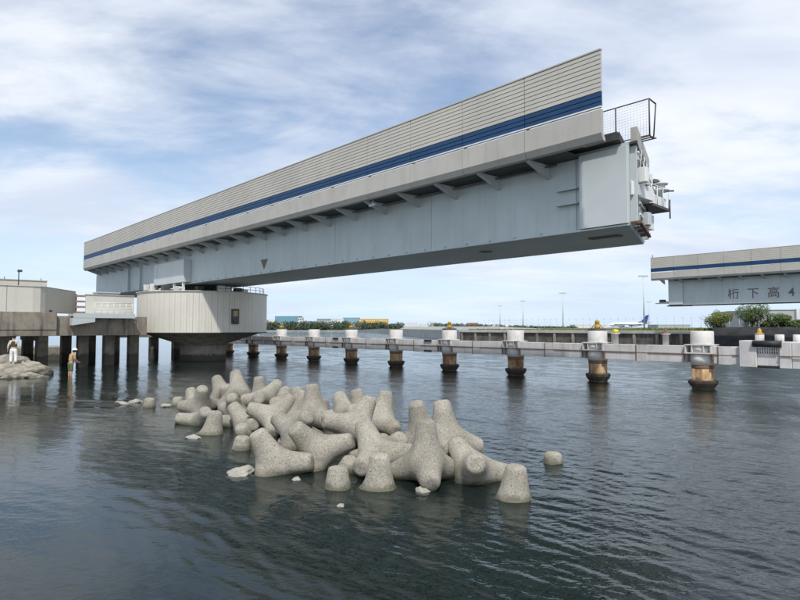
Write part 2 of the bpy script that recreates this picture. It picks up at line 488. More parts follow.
# ---------------------------------------------------------------- the far shore: airport land, sea wall
WALL_N = 77.0                              # sea wall line, bridge frame
def build_shore():
    # airport ground: from the sea wall away from the river
    a = bw(110, WALL_N); b = bw(-37.5, WALL_N)
    e = Vector((-11.0, 330.0, 0))
    poly = [(a.x, a.y), (b.x, b.y), (e.x, e.y), (-40, 452), (-900, 455), (-3000, 900), (-3000, 4500), (4000, 4500), (4000, a.y - 300)]
    mb = MB()
    c = Vector((800, 1500, 2.25))
    hz = lambda i: 0.9 if i in (3, 4) else 2.25
    vs = [c] + [(x, y, hz(i)) for i, (x, y) in enumerate(poly)]
    n = len(poly)
    mb.add(vs, [(0, 1 + (i + 1) % n, 1 + i) for i in range(n)])
    # skirt down to the bed
    struct(mb.build('airport_ground', M_GRASS))
    mb = MB()
    vs = [(x, y, hz(i + 1)) for i, (x, y) in enumerate(poly[1:6])] + [(x, y, -2.6) for x, y in poly[1:6]]
    k = 5
    mb.add(vs, [(i, i + 1, k + i + 1, k + i) for i in range(k - 1)])
    struct(mb.build('far_bank', M_REVET))
    w = empty('sea_wall', bw(0, WALL_N), BR, 'long dark sea wall with a pale concrete coping in front of the airport', 'sea wall')
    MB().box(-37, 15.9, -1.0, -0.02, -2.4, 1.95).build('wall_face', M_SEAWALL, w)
    for i in range(10):
        x0 = -37.2 + i * 5.3
        MB().box(x0, x0 + 5.27, -1.35, 0.35, 1.95, 2.48).build('coping_block', M_COPING, w, 0.03)
    for i in range(13):
        x0 = -36.6 + i * 4.0
        MB().box(x0, x0 + 0.5, -1.25, -1.003, -2.4, 1.945).build('buttress', M_CONC_D, w)
    # sloped grey revetment that runs back from the corner
    r = MB()
    p0 = Vector((b.x - 2, b.y - 1, -2.4)); p1 = Vector((e.x, e.y, -2.4))
    t0 = Vector((b.x + 9, b.y + 7, 3.25)); t1 = Vector((e.x + 14, e.y + 6, 3.6))
    k0 = Vector((b.x + 30, b.y + 9, 2.2)); k1 = Vector((e.x + 40, e.y, 2.2))
    r.add([p0, p1, t1, t0, k0, k1, (k0.x, k0.y, -2.4), (k1.x, k1.y, -2.4)], [(0, 1, 2, 3), (3, 2, 5, 4), (0, 3, 4, 6), (1, 7, 5, 2), (4, 5, 7, 6), (0, 6, 7, 1)])
    tag(r.build('revetment', M_REVET), 'pale grey sloping revetment at the corner of the airport shore', 'revetment')
    # bank under black sheeting at the right
    s = MB(); g = random.Random(4)
    cols = 46
    rows = [(-3.2, -2.3), (-2.2, 0.2), (-1.3, 1.5), (-0.4, 2.75), (0.6, 3.05), (2.4, 3.0), (3.2, -2.3)]
    vs = []
    for i in range(cols + 1):
        x = 16.3 + i * 1.6
        for (y, z) in rows:
            vs.append((x + g.uniform(-.2, .2), y + g.uniform(-.22, .22), z + g.uniform(-.10, .10)))
    k = len(rows)
    fs = [(i * k + j, (i + 1) * k + j, (i + 1) * k + j + 1, i * k + j + 1) for i in range(cols) for j in range(k - 1)]
    s.add(vs, fs)
    o = s.build('sheeted_bank', M_BLACKSHEET)
    o.location = bw(0, WALL_N); o.rotation_euler = (0, 0, BR)
    tag(o, 'bank covered with black sheeting below the trees at right', 'bank')
build_shore()
def px_ray(px, py):                       # direction of a pixel of the photograph (800 x 600)
    a, b = (px - 400) / 600, (300 - py) / 600
    p = math.atan(27.5 / 600); c, s = math.cos(p), math.sin(p)
    return Vector((a, c - b * s, s + b * c))
def at_depth(px, D, z=0.0):               # ground position under a pixel column at depth D
    return Vector(((px - 400) / 600 * D, D, z))

# ---------------------------------------------------------------- bridge leaf
def louvre(length, z0, z1, n, name, m):
    """a barrier panel of n overlapping horizontal slats, between two end frames"""
    mb = MB()
    h = (z1 - z0) / n
    prof = []
    for i in range(n):
        a = z0 + i * h
        prof += [(-0.045, a + 0.008), (-0.036, a + h * 0.88), (-0.012, a + h * 0.93), (-0.012, a + h - 0.002)]
    prof = prof + [(0.05, z1), (0.05, z0)]
    mb.extrude_x(prof, 0.018, length - 0.018)
    return mb.mesh(name, m)
def build_leaf(name, label, zb, x_tail, x_tip, text=None, machinery=True, one_sided=False):
    root = empty(name, (0, 0, 0), 0, label, 'swing bridge', 'swing bridge leaves')
    Z_F0, Z_F1, Z_B0, Z_B1, Z_T = 9.70, 10.84, 10.95, 11.49, 13.06
    bay = 3.2
    nb = int((x_tip + 0.9 - x_tail) / bay)
    bay = (x_tip + 0.85 - x_tail) / nb
    skew = 0.38
    gt = lambda y: x_tip - skew * y                 # girder tip, skewed in plan
    FE = 2.8 if one_sided else 4.12                # far edge of the deck
    # box girder core
    g = MB()
    g.prism([(x_tail - 1.2, -2.48), (gt(-2.48), -2.48), (gt(2.48), 2.48), (x_tail - 1.2, 2.48)], zb + 0.03, 10.0)
    g.build('girder_core', M_STEEL, root)
    fl = MB(); fl.prism([(x_tail - 1.2, -2.68), (gt(-2.68) - .02, -2.68), (gt(2.68) - .02, 2.68), (x_tail - 1.2, 2.68)], zb - 0.03, zb + 0.03)
    fl.build('bottom_flange', M_STEEL, root)
    # web plates, with joints
    edges = np.linspace(x_tail - 1.2, x_tip - 1.3, 9)
    for sgn in (-1, 1):
        for a, b in zip(edges[:-1], edges[1:]):
            y0, y1 = sorted((sgn * 2.483, sgn * 2.515))
            MB().box(a + 0.012, b - 0.012, y0, y1, zb + 0.032, 9.98).build('web_plate', M_STEEL, root)
        lug = MB()
        for i in range(46):
            x = x_tail + (x_tip - 3 - x_tail) * i / 45
            y0, y1 = sorted((sgn * 2.517, sgn * 2.60))
            lug.box(x - 0.05, x + 0.05, y0, y1, zb + 0.06, zb + 0.16)
        lug.build('lug_row', M_STEEL_L, root)
        for zz in (8.55, 7.95):                      # short stiffener shelves near the tip
            y0, y1 = sorted((sgn * 2.517, sgn * 2.75))
            MB().box(x_tip - 2.1, x_tip - 1.15, y0, y1, zz, zz + 0.05).build('stiffener', M_STEEL, root)
    # soffit manhole
    MB().lathe([(0.34, zb - 0.05), (0.34, zb - 0.032)], 20, (x_tip - 7.6, -0.6)).build('soffit_manhole', M_DARKSTEEL, root)
    MB().box(x_tip - 1.75, x_tip - 0.4, -0.9, -0.5, zb - 0.075, zb - 0.032).build('soffit_bracket', M_DARKSTEEL, root)
    # deck
    d = MB(); d.prism([(x_tail, -4.12), (x_tip - 1.0, -4.12), (x_tip - .6, -2.95), (gt(-2.95) - .3, -2.95), (gt(FE) - .2, FE), (x_tail, FE)], 10.02, 10.30)
    d.build('deck_slab', M_DARKSTEEL, root)
    d = MB(); d.prism([(x_tail, -4.0), (x_tip - 1.1, -4.0), (x_tip - .7, -2.9), (gt(-2.9) - .4, -2.9), (gt(FE - .1) - .3, FE - .1), (x_tail, FE - .1)], 10.303, 10.36)
    d.build('road_surface', M_ASPHALT, root)
    # cantilever brackets
    bk = MB()
    bk.add([(-0.02, -2.52, 9.775), (-0.02, -4.0, 9.775), (-0.02, -4.0, 9.70), (-0.02, -2.52, 9.2),
            (0.02, -2.52, 9.775), (0.02, -4.0, 9.775), (0.02, -4.0, 9.70), (0.02, -2.52, 9.2)],
           [(0, 1, 2, 3), (7, 6, 5, 4), (0, 4, 5, 1), (2, 6, 7, 3), (1, 5, 6, 2), (3, 7, 4, 0)])
    bk.add([(-0.09, -4.0, 9.68), (0.09, -4.0, 9.68), (0.09, -2.52, 9.18), (-0.09, -2.52, 9.18),
            (-0.09, -4.0, 9.70), (0.09, -4.0, 9.70), (0.09, -2.52, 9.2), (-0.09, -2.52, 9.2)],
           [(0, 3, 2, 1), (4, 5, 6, 7), (0, 1, 5, 4), (1, 2, 6, 5), (2, 3, 7, 6), (3, 0, 4, 7)])
    bme = bk.mesh('cantilever_bracket', M_STEEL_L)
    nbk = int((x_tip - x_tail - 1.0) / 2.62)
    for sgn in ((0,) if one_sided else (0, 1)):
        for i in range(nbk + 1):
            x = x_tail + 0.6 + i * 2.62
            link('cantilever_bracket', bme, root, (x, 0, 0), math.pi if sgn else None) if not sgn else link('cantilever_bracket', bme, root, (x, 0, 0), math.pi)
        y = -3.3 if not sgn else 3.3
        if sgn == 0 or not one_sided:
            MB().box(x_tail + .1, x_tip - 1.0, y - 0.72, y + 0.78 if sgn == 0 else y + .72, 9.78, 9.83).build('overhang_shade_panel', M_DARKSTEEL, root)  # dark panel added to deepen the shade under the deck overhang
            MB().tube((x_tail + .2, y * .85, 9.66), (x_tip - 2.0, y * .85, 9.66), 0.04).build('service_pipe', M_DARKSTEEL, root)
    # fascia, stripe and barrier panels
    fprof = [(-4.30, Z_F1), (-4.30, 9.98), (-4.17, 9.74), (-4.02, Z_F0), (-4.02, 9.80), (-4.14, 9.99), (-4.14, Z_F1)]
    fm = MB().extrude_x([(y, z) for y, z in fprof], 0.012, bay - 0.012).mesh('fascia_panel', M_FASCIA)
    bm_ = louvre(bay, Z_B0, Z_B1, 3, 'stripe_panel', M_BLUE)
    tm = louvre(bay, Z_B1 + 0.004, Z_T - 0.05, 9, 'barrier_panel', M_BEIGE)
    capm = MB().box(0.004, bay - 0.004, -0.06, 0.07, Z_T - 0.05, Z_T).mesh('barrier_cap', M_BEIGE)
    railm = MB().box(0.004, bay - 0.004, -0.085, 0.03, Z_B0 - 0.05, Z_B0).mesh('white_rail', M_WHITE)
    postm = MB().box(-0.05, 0.05, 0.055, 0.16, Z_F1 - .3, Z_T - 0.06).mesh('barrier_post', M_DARKSTEEL)
    for sgn in ((0,) if one_sided else (0, 1)):
        for i in range(nb):
            x = x_tail + i * bay
            loc, rz = ((x, 0, 0), 0.0) if not sgn else ((x + bay, 0, 0), math.pi)
            off = -4.24
            l2 = (loc[0], off, 0) if not sgn else (loc[0], -off, 0)
            link('fascia_panel', fm, root, loc, rz)
            st = link('stripe_panel', bm_, root, l2, rz)
            bp = link('barrier_panel', tm, root, l2, rz)
            link('barrier_cap', capm, root, l2, rz)
            link('white_rail', railm, root, l2, rz)
            link('barrier_post', postm, root, (x + 0.06, off if not sgn else -off, 0), rz)
    # dark gap behind the rail is the kerb of the deck
    for sgn in (-1, 1):
        y0, y1 = sorted((sgn * 3.75, sgn * 4.10)) if sgn < 0 or not one_sided else (2.45, 2.7)
        MB().box(x_tail + .02, gt(sgn * 4) - 1.2, y0, y1, 10.365, 10.80).build('kerb', M_CONC_D, root)
    # plates at the tip
    for sgn in (-1, 1):
        y0, y1 = sorted((sgn * 2.56, sgn * 2.74))
        x1 = x_tip + (0.98 if sgn < 0 else -1.0)
        MB().box(x1 - 2.02, x1, y0, y1, zb + 0.05, 9.82).build('end_plate', M_STEEL_L, root, 0.012)
    # end cross beam of the deck
    e = MB(); e.prism([(gt(-1.9), -1.9), (gt(-1.9) + .28, -1.9), (gt(2.9) + .28, 2.9), (gt(2.9), 2.9)], 10.02, 10.72)
    e.build('end_beam', M_FASCIA, root, 0.01)
    e = MB(); e.prism([(gt(-2.4) - .1, -2.4), (gt(-2.4) + .32, -2.4), (gt(3.6) + .36, 2.9), (gt(2.9) - .1, 2.9)], 9.93, 10.015)
    e.build('end_sill', M_DARKSTEEL, root)
    if text:
        text(root)
    if machinery:
        tip_machinery(root, x_tip, gt, zb)
    return root
def tip_machinery(root, xt, gt, zb):
    # vertical ribs and small fittings on the end face
    for y, w in ((-2.2, .10), (-1.45, .16), (-0.75, .12), (0.3, .12), (1.3, .12), (2.2, .1)):
        MB().box(gt(y) + 0.0, gt(y) + 0.26, y - w / 2, y + w / 2, zb + 0.1, 9.86).build('end_rib', M_STEEL_L, root)
    g = random.Random(7)
    for i in range(10):
        y = g.uniform(-2.2, 0.6); z = g.choice([9.0, 9.25, 9.5, 7.6, 7.9, 8.95])
        MB().box(gt(y) + 0.02, gt(y) + g.uniform(.2, .42), y - g.uniform(.07, .16), y + g.uniform(.07, .16), z, z + g.uniform(.12, .32)).build('end_fitting', g.choice([M_WHITE, M_STEEL_L, M_DARKSTEEL]), root, 0.01)
    for i in range(5):
        y = -1.9 + i * .5
        MB().tube((gt(y) + .30, y, 8.55), (gt(y) + .34, y + .2, 9.8), 0.016).build('cable', M_DARKSTEEL if i % 2 else M_STEEL_L, root)
    p = MB(); p.prism([(gt(-2.35) + .01, -2.35), (xt + 1.0, -2.35), (xt + 0.95, -0.55), (gt(-0.55) + .01, -0.55)], 8.0, 8.52)
    pl = p.build('lock_housing', M_WHITE, root, 0.015)
    MB().box(xt + .955, xt + 1.02, -2.0, -1.7, 8.05, 8.45).build('lock_cover', M_STEEL_L, pl)
    p = MB(); p.prism([(gt(-0.5) + .01, -0.5), (xt + 0.90, -0.5), (xt + 0.78, 1.35), (gt(1.35) + .01, 1.35)], 7.86, 7.96)
    p.build('service_platform', M_DARKSTEEL, root)
    p = MB(); p.prism([(gt(-0.5) + .02, -0.5), (xt + 0.75, -0.5), (xt + 0.66, 1.2), (gt(1.2) + .02, 1.2)], 7.965, 8.4)
    p.build('motor_box', M_WHITE, root, 0.02)
    c = (xt + 0.55, 0.95)
    dv = MB().lathe([(0.10, 8.41), (0.10, 8.62), (0.34, 8.68), (0.36, 8.74), (0.20, 8.80), (0.17, 8.95), (0.30, 8.97), (0.30, 9.02), (0.06, 9.06), (0.05, 9.2)], 18, c).build('buffer_device', M_STEEL_L, root)
    MB().lathe([(0.20, 8.985 + .04), (0.23, 9.10), (0.14, 9.22), (0.02, 9.26)], 12, (c[0] - .22, c[1] - .05)).build('signal_lamp', M_DARKSTEEL, dv)
    MB().tube((c[0], c[1], 8.70), (c[0] + .5, c[1] + .15, 8.66), 0.035).build('lever', M_DARKSTEEL, dv)
    MB().tube((xt + .8, 1.25, 7.55), (xt + .8, 1.25, 8.35), 0.03).build('hanger', M_DARKSTEEL, root)
    # pipes and white gear crowding the end face
    for i, (y, z0, z1, w, m_) in enumerate([(-1.75, 8.53, 9.1, .30, M_WHITE), (-1.2, 8.53, 8.95, .26, M_STEEL_L), (-0.2, 8.41, 9.25, .34, M_WHITE), (.45, 8.41, 8.8, .3, M_WHITE), (-1.0, 7.0, 7.5, .3, M_STEEL_L), (.2, 7.0, 7.6, .28, M_WHITE)]):
        q = MB().box(gt(y) + .27, gt(y) + .62, y - w / 2, y + w / 2, z0, z1).build('control_box', m_, root, .015)
        MB().tube((gt(y) + .45, y, z1), (gt(y) + .40, y, z1 + .3), .03, n=6).build('conduit', M_DARKSTEEL, q)
    for i, (y0, y1, z) in enumerate([(-2.2, .9, 9.35), (-2.2, .9, 9.62), (-1.9, 1.6, 7.75), (-2.0, 1.4, 7.3)]):
        MB().tube((gt(y0) + .33, y0, z), (gt(y1) + .33, y1, z), .04, n=7).build('pipe', M_WHITE if i % 2 else M_STEEL_L, root)
    for y in (-1.6, -.3, .9):
        MB().tube((gt(y) + .4, y, 9.35), (gt(y) + .75, y, 8.5), .03, n=6).build('brace', M_STEEL_L, root)
    for y in (-.5, .1, .7, 1.3):
        MB().tube((xt + .84 - .06 * (y + .5), y, 7.97), (xt + .84 - .06 * (y + .5), y, 8.75), .018, n=5).build('platform_rail_post', M_WHITE, root)
    MB().tube((xt + .84, -.5, 8.75), (xt + .73, 1.3, 8.75), .018, n=5).build('platform_rail', M_WHITE, root)
    # walkway grating under the end
    for i in range(7):
        y = -2.3 + i * .55
        MB().box(gt(y) - .9, gt(y) + .42, y - .06, y + .06, zb + 0.10, zb + 0.16).build('grating_bar', M_RUSTSTEEL, root)
    g2 = MB(); g2.prism([(gt(-2.4) + .30, -2.4), (gt(-2.4) + .44, -2.4), (gt(1.4) + .44, 1.4), (gt(1.4) + .30, 1.4)], zb + .04, zb + .098)
    g2.build('grating_frame', M_RUSTSTEEL, root)
    # wire mesh guard fence on the deck end
    f = MB(); yF = -0.5; x0, x1 = xt - 4.2, xt + 0.82
    z0, z1 = 10.72, 12.2
    fr = MB()
    for x in (x0, x0 + 1.26, x0 + 2.52, x0 + 3.58, x1): fr.tube((x, yF, 10.36 if x < gt(yF) else 10.7), (x, yF, z1), 0.032, n=6)
    fr.tube((x0, yF, z1), (x1, yF, z1), 0.026, n=6); fr.tube((x0, yF, z0), (x1, yF, z0), 0.026, n=6)
    fr.tube((x1, yF, z1), (x1 + .06, yF + .45, z1 - .12), 0.03, n=6); fr.tube((x1 + .06, yF + .45, z1 - .12), (x1 - .1, yF + .55, 10.7), 0.03, n=6)
    fr.tube((x1 - .1, yF + .55, 10.70), (x1, yF, 10.70), 0.03, n=6)
    for i in range(3): fr.box(gt(yF) - .1, x1 + .05, yF - .06 + i * .25, yF + i * .25, 10.66, 10.70)
    fo = fr.build('guard_fence_frame', M_DARKSTEEL, root)
    ms = MB()
    for i in range(40):
        x = x0 + (x1 - x0) * i / 39
        ms.tube((x, yF, z0), (x, yF, z1), 0.0045, n=3)
    for i in range(14):
        z = z0 + (z1 - z0) * i / 13
        ms.tube((x0, yF, z), (x1, yF, z), 0.0045, n=3)
    ms.build('wire_mesh', M_STEEL_L, fo)

leaf1 = build_leaf('swing_bridge', 'near swing bridge leaf with blue stripe reaching over the tetrapods from the round pier', 6.83, -24.0, 42.05, one_sided=True)
leaf1.location = (OX, OY, 0); leaf1.rotation_euler = (0, 0, BR)
# equipment box over the pier, mark on the web
eb = MB().box(-4.0, 3.0, -3.2, -2.52, 6.93, 8.9).build('equipment_box', M_STEEL_L, leaf1, 0.02)
MB().box(-3.9, -3.2, -3.22, -3.203, 7.0, 8.85).build('box_door', M_STEEL, eb)
for x in (-3.6, -1.5, .6, 2.6):
    MB().box(x, x + 0.16, -3.15, -2.95, 6.16, 6.925).build('box_support', M_WHITE, leaf1)
MB().box(-3.7, 2.8, -3.18, -3.153, 6.40, 6.52).build('box_support_rail', M_WHITE, leaf1)
mk = MB(); mk.add([(15.15, -2.524, 7.86), (15.67, -2.524, 7.12), (16.2, -2.524, 7.86), (15.15, -2.517, 7.86), (15.67, -2.517, 7.12), (16.2, -2.517, 7.86)],
                  [(0, 1, 2), (5, 4, 3), (0, 3, 4, 1), (1, 4, 5, 2), (2, 5, 3, 0)])
mk.build('triangle_mark', M_MARK, leaf1)
# lamp under the overhang
MB().box(29.0, 29.5, -3.75, -3.6, 9.45, 9.6).build('underside_lamp', M_STEEL_L, leaf1)
MB().box(29.2, 29.3, -3.72, -3.62, 9.605, 9.775).build('lamp_bracket', M_STEEL_L, leaf1)
# vertical stiffeners near the tail, lock gear at the tail
for x in (-13.0, -9.4):
    MB().box(x, x + .12, -2.75, -2.517, 6.87, 9.7).build('web_stiffener', M_STEEL, leaf1)
for i, x in enumerate((-7.0, -6.2, -5.2, -4.5, -3.6)):
    MB().box(x, x + .5, -3.2 - .2 * (i % 2), -2.75, 6.45 + .12 * (i % 3), 7.0 + .15 * (i % 2)).build('tail_lock_gear', M_WHITE if i % 2 else M_DARKSTEEL, leaf1, .02)
# turning gear between girder and pier top
MB().lathe([(2.9, 6.12), (2.9, 6.4), (2.5, 6.4), (2.5, 6.79)], 40).build('slewing_ring', M_DARKSTEEL, leaf1)
for a in range(12):
    t = a * math.pi / 6
    MB().box(3.6 * math.cos(t) - .3, 3.6 * math.cos(t) + .3, 3.6 * math.sin(t) - .3, 3.6 * math.sin(t) + .3, 6.12, 6.6 if a % 3 else 6.78).build('drive_unit', M_DARKSTEEL if a % 2 else M_STEEL, leaf1, .03)

# lettering on the far leaf
def lettering(root):
    chars = [('\u6841', 9.7), ('\u4e0b', 12.1), ('\u9ad8', 14.5), ('4', 16.5)]
    for ch, d in chars:
        cu = bpy.data.curves.new('lettering', 'FONT')
        cu.body = ch; cu.size = 1.5; cu.extrude = 0.004; cu.offset = 0.014; cu.align_x = 'CENTER'
        to = bpy.data.objects.new('lettering_tmp', cu); COL.objects.link(to)
        bpy.context.view_layer.update()
        me = bpy.data.meshes.new_from_object(to.evaluated_get(bpy.context.evaluated_depsgraph_get()))
        bpy.data.objects.remove(to)
        me.materials.clear(); me.materials.append(M_TEXT)
        o = link('lettering', me, root)
        # far leaf is turned by half a circle: its near face is at +y, text reads towards -x
        o.location = (42.05 - d, 2.522, 6.85)
        o.rotation_euler = (R(90), 0, math.pi)
leaf2 = build_leaf('swing_bridge', 'far swing bridge leaf with large characters on its girder at right edge', 6.12, -14.0, 42.05, lettering, False)
tp = MB()
N2 = 62.2 + 4.3                                # its axis, bridge frame
S2 = 13.2 + 42.9
p2 = bw(S2, N2); leaf2.location = (p2.x, p2.y, 0.15); leaf2.rotation_euler = (0, 0, BR + math.pi)
for i in range(3):
    MB().box(41.2 + i * .18, 43.4 - i * .3, 1.6 - i * .5, 1.9 - i * .5, 6.35 + i * .12, 6.5 + i * .12).build('tip_platform', M_STEEL_L, leaf2)
MB().box(42.3, 43.0, .7, 1.5, 6.625, 7.0).build('tip_gear', M_DARKSTEEL, leaf2, .05)
MB().box(38.3, 41.5, 1.0, 2.3, 5.93, 6.085).build('soffit_shoe', M_DARKSTEEL, leaf2)
MB().tube((42.6, 4.24, 13.06), (42.6, 4.24, 13.5), .05).build('tip_marker', M_DARKSTEEL, leaf2)

# ---------------------------------------------------------------- pivot piers
def build_pier(label):
    root = empty('bridge_pier', (0, 0, 0), 0, label, 'bridge pier', 'round pivot piers')
    Rd = 5.75
    MB().lathe([(2.05, -2.35), (2.05, 1.36)], 40).build('column', M_CONC_M, root)
    MB().lathe([(2.06, 1.365), (2.15, 1.5), (5.3, 2.52), (5.62, 2.56)], 64).build('conical_base', M_CONC_D, root)
    MB().lathe([(5.60, 2.565), (5.60, 6.0), (5.3, 6.02), (5.3, 6.1), (0.5, 6.11)], 64).build('drum_core', M_CONC_M, root)
    n = 72
    pn = MB(); w = 2 * math.pi / n
    pts = []
    for t, r in ((0.008, 0.02), (0.02, 0.045), (0.44, 0.045), (0.47, 0.036), (0.53, 0.036), (0.56, 0.045), (0.98, 0.045), (0.992, 0.02)):
        a = (t - .5) * w; rr = Rd - 0.06 + r
        pts.append((rr * math.cos(a), rr * math.sin(a)))
    a0, a1 = -0.485 * w, 0.485 * w
    poly = pts + [(5.61 * math.cos(a1), 5.61 * math.sin(a1)), (5.61 * math.cos(a0), 5.61 * math.sin(a0))]
    pn.prism(poly, 2.58, 6.03)
    pme = pn.mesh('cladding_panel', M_CREAM)
    for i in range(n):
        link('cladding_panel', pme, root, (0, 0, 0), i * w)
    MB().lathe([(5.60, 6.035), (5.83, 6.035), (5.83, 6.10), (5.60, 6.10)], 64).build('top_trim', M_CREAM, root)
    MB().lathe([(5.60, 2.50), (5.80, 2.50), (5.80, 2.572), (5.60, 2.572)], 64).build('bottom_trim', M_DARKSTEEL, root)
    return root
pier = build_pier('round cream clad pivot pier carrying the near bridge leaf')
pier.location = (OX, OY, 0); pier.rotation_euler = (0, 0, R(2))
# recessed cabinet with yellow box on the drum
cam_ang = math.atan2(-OY, -OX) - R(2)
ca = cam_ang + R(26.5)
cab = bpy.data.objects.new('cabinet', MB().box(-.02, .10, -.34, .34, -.65, .65).mesh('cabinet', M_DARKSTEEL)); COL.objects.link(cab)
cab.parent = pier; cab.location = (5.76 * math.cos(ca), 5.76 * math.sin(ca), 3.95); cab.rotation_euler = (0, 0, ca)
MB().box(.103, .13, -.22, .22, .0, .48).build('cabinet_panel', mat('dull_ochre_panel', (.34, .27, .12), .7, .3, 6), cab, .01)
MB().box(.103, .2, -.2, .16, -.58, -.2).build('cabinet_switch', M_DARKSTEEL, cab, .01)
# railing and white sign box on the drum top, right of the girder
for i in range(9):
    a = cam_ang + R(10 + i * 9)
    MB().tube((5.45 * math.cos(a), 5.45 * math.sin(a), 6.10), (5.45 * math.cos(a), 5.45 * math.sin(a), 6.62), .025, n=6).build('rail_post', M_DARKSTEEL, pier)
rl = MB()
for i in range(24):
    a, b = cam_ang + R(10 + i * 3), cam_ang + R(13 + i * 3)
    for z in (6.36, 6.62):
        rl.tube((5.45 * math.cos(a), 5.45 * math.sin(a), z), (5.45 * math.cos(b), 5.45 * math.sin(b), z), .02, n=5)
rl.build('rail', M_DARKSTEEL, pier)
a = cam_ang + R(19)
sb = MB().box(-.1, .1, -.55, .55, 0, .42).build('sign_box', M_WHITE, pier, .01)
sb.location = (5.1 * math.cos(a), 5.1 * math.sin(a), 6.13); sb.rotation_euler = (0, 0, a)
pier2 = build_pier('round cream clad pivot pier under the far bridge leaf beyond the right edge')
pier2.location = (p2.x, p2.y, -.65)

# ---------------------------------------------------------------- guard fence in the river
gf = empty('guard_fence', (OX, OY, 0), BR, 'long white painted guard beam on rusty piles standing in the river', 'guard fence')
YG = 7.25
pm = MB().lathe([(0.53, 1.16), (0.53, 2.78), (0.50, 2.82)], 28).mesh('pile', M_PILEW)
lowm = MB().lathe([(0.50, -2.35), (0.50, 1.155)], 28).mesh('pile_sleeve', M_RUSTPILE)
colm = MB().lathe([(0.505, 0.04), (0.56, 0.08), (0.67, 0.27), (0.68, 0.38), (0.62, 0.42), (0.505, 0.42)], 18, smooth=False).mesh('pile_collar', M_COLLAR)
bandm = MB().lathe([(0.503, 0.98), (0.515, 1.0), (0.515, 1.157), (0.503, 1.158)], 28).mesh('rust_band', M_RUSTSTEEL)
def bracket_mesh():
    mb = MB()
    for z in (2.12, 1.72):
        mb.box(-0.64, 0.64, -0.60, 0.40, z, z + 0.05)
    for x in (-0.62, 0.57):
        mb.box(x, x + 0.05, -0.58, 0.2, 1.775, 2.115)
    for x in (-.3, .25): mb.box(x, x + .045, -.59, -.5, 1.775, 2.115)
    mb.lathe([(.56, 1.20), (.56, 1.70)], 28); mb.lathe([(.55, 1.79), (.55, 2.1)], 28)
    return mb.mesh('pile_bracket', M_PILEW)
brm = bracket_mesh()
rustm = MB()
rustm.box(-.66, .66, -.615, -.602, 1.69, 1.716)
for x in (-.70, .645): rustm.box(x, x + .05, -.5, .1, 1.3, 1.72)
rustm = rustm.mesh('bracket_edge', M_RUSTSTEEL)
def beacon_mesh():
    mb = MB().lathe([(0.50, 2.825), (0.52, 2.86), (0.50, 2.93), (0.12, 2.95)], 18, smooth=False)
    return mb.mesh('pile_cap', M_DARKSTEEL), MB().lathe([(0.17, 2.95), (0.17, 3.07), (0.10, 3.12), (0.10, 3.25), (0.13, 3.27), (0.12, 3.38), (0.03, 3.43)], 14).mesh('beacon', M_YELLOW)
capm, beam_ = beacon_mesh()
fin = MB()
for t in range(4):
    a = t * math.pi / 2 + .4
    fin.tube((.34 * math.cos(a), .34 * math.sin(a), 2.93), (.10 * math.cos(a), .10 * math.sin(a), 3.22), .03, n=5)
finm = fin.mesh('beacon_stay', M_YELLOW)
PILES = [41.68, 36.0, 30.29, 24.53, 18.85, 13.14, 7.5, 1.8, -3.9, -9.7, -15.4, -21.1]
for i, s in enumerate(PILES):
    p = link('pile', pm, gf, (s, YG, 0))
    link('pile_sleeve', lowm, p); link('pile_collar', colm, p); link('rust_band', bandm, p)
    if i < 9:
        link('pile_bracket', brm, p); link('bracket_edge', rustm, p)
    if i in (1, 3, 5, 7):
        link('pile_cap', capm, p); link('beacon', beam_, p); link('beacon_stay', finm, p)
def beam(x0, x1):
    prof = [(-0.32, 1.26), (-0.32, 1.64), (-0.30, 1.66), (-0.30, 1.69), (-0.32, 1.71), (-0.32, 2.09), (0.2, 2.09), (0.2, 1.26)]
    o = MB().extrude_x([(y + YG - .1, z) for y, z in prof], x0, x1).build('beam', M_BEAM, gf, 0.012)
    MB().box(x0 + .1, x1 - .1, YG - .455, YG - .405, 1.655, 1.695).build('rust_angle', M_RUSTSTEEL, o)
    xm = (x0 + x1) / 2
    MB().box(xm - .32, xm + .25, YG - .45, YG - .423, 1.24, 2.105).build('joint_plate', M_BEAM, o)
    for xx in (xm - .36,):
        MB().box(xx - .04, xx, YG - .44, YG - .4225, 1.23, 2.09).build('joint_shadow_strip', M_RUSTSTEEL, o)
    return o
ps = sorted(PILES)
for i, (a, b) in enumerate(zip(ps[:-1], ps[1:])):
    o = beam(a + 0.62, b - 0.62)
    if i in (5, 7):
        x = a + 3.6
        for z in (1.24, 1.98):
            MB().box(x, x + .75, YG - .50, YG - .452, z, z + .13).build('rubber_pad', M_RUBBER, o)
    MB().box(a - .62, a + .62, YG + .0, YG + .1, 1.26, 2.09).build('beam_link', M_BEAM, gf)
beam(41.68 + .62, 43.55)
# small cream posts on the beam
for s, yel in ((37.15, True), (39.92, False)):
    q = MB().lathe([(0.15, 2.094), (0.15, 2.62), (0.24, 2.64), (0.24, 2.70)], 14, (s, YG - .1)).build('small_post', M_PILEW, gf)
    if yel: MB().lathe([(0.15, 2.705), (0.16, 2.86), (0.05, 2.9)], 12, (s, YG - .1)).build('post_cap', mat('bright_yellow', (0.62, 0.55, 0.02), 0.5), q)
    else: MB().lathe([(0.25, 2.705), (0.25, 2.75), (0.08, 2.80), (0.08, 2.95)], 12, (s, YG - .1)).build('post_cap', M_RUSTSTEEL, q)
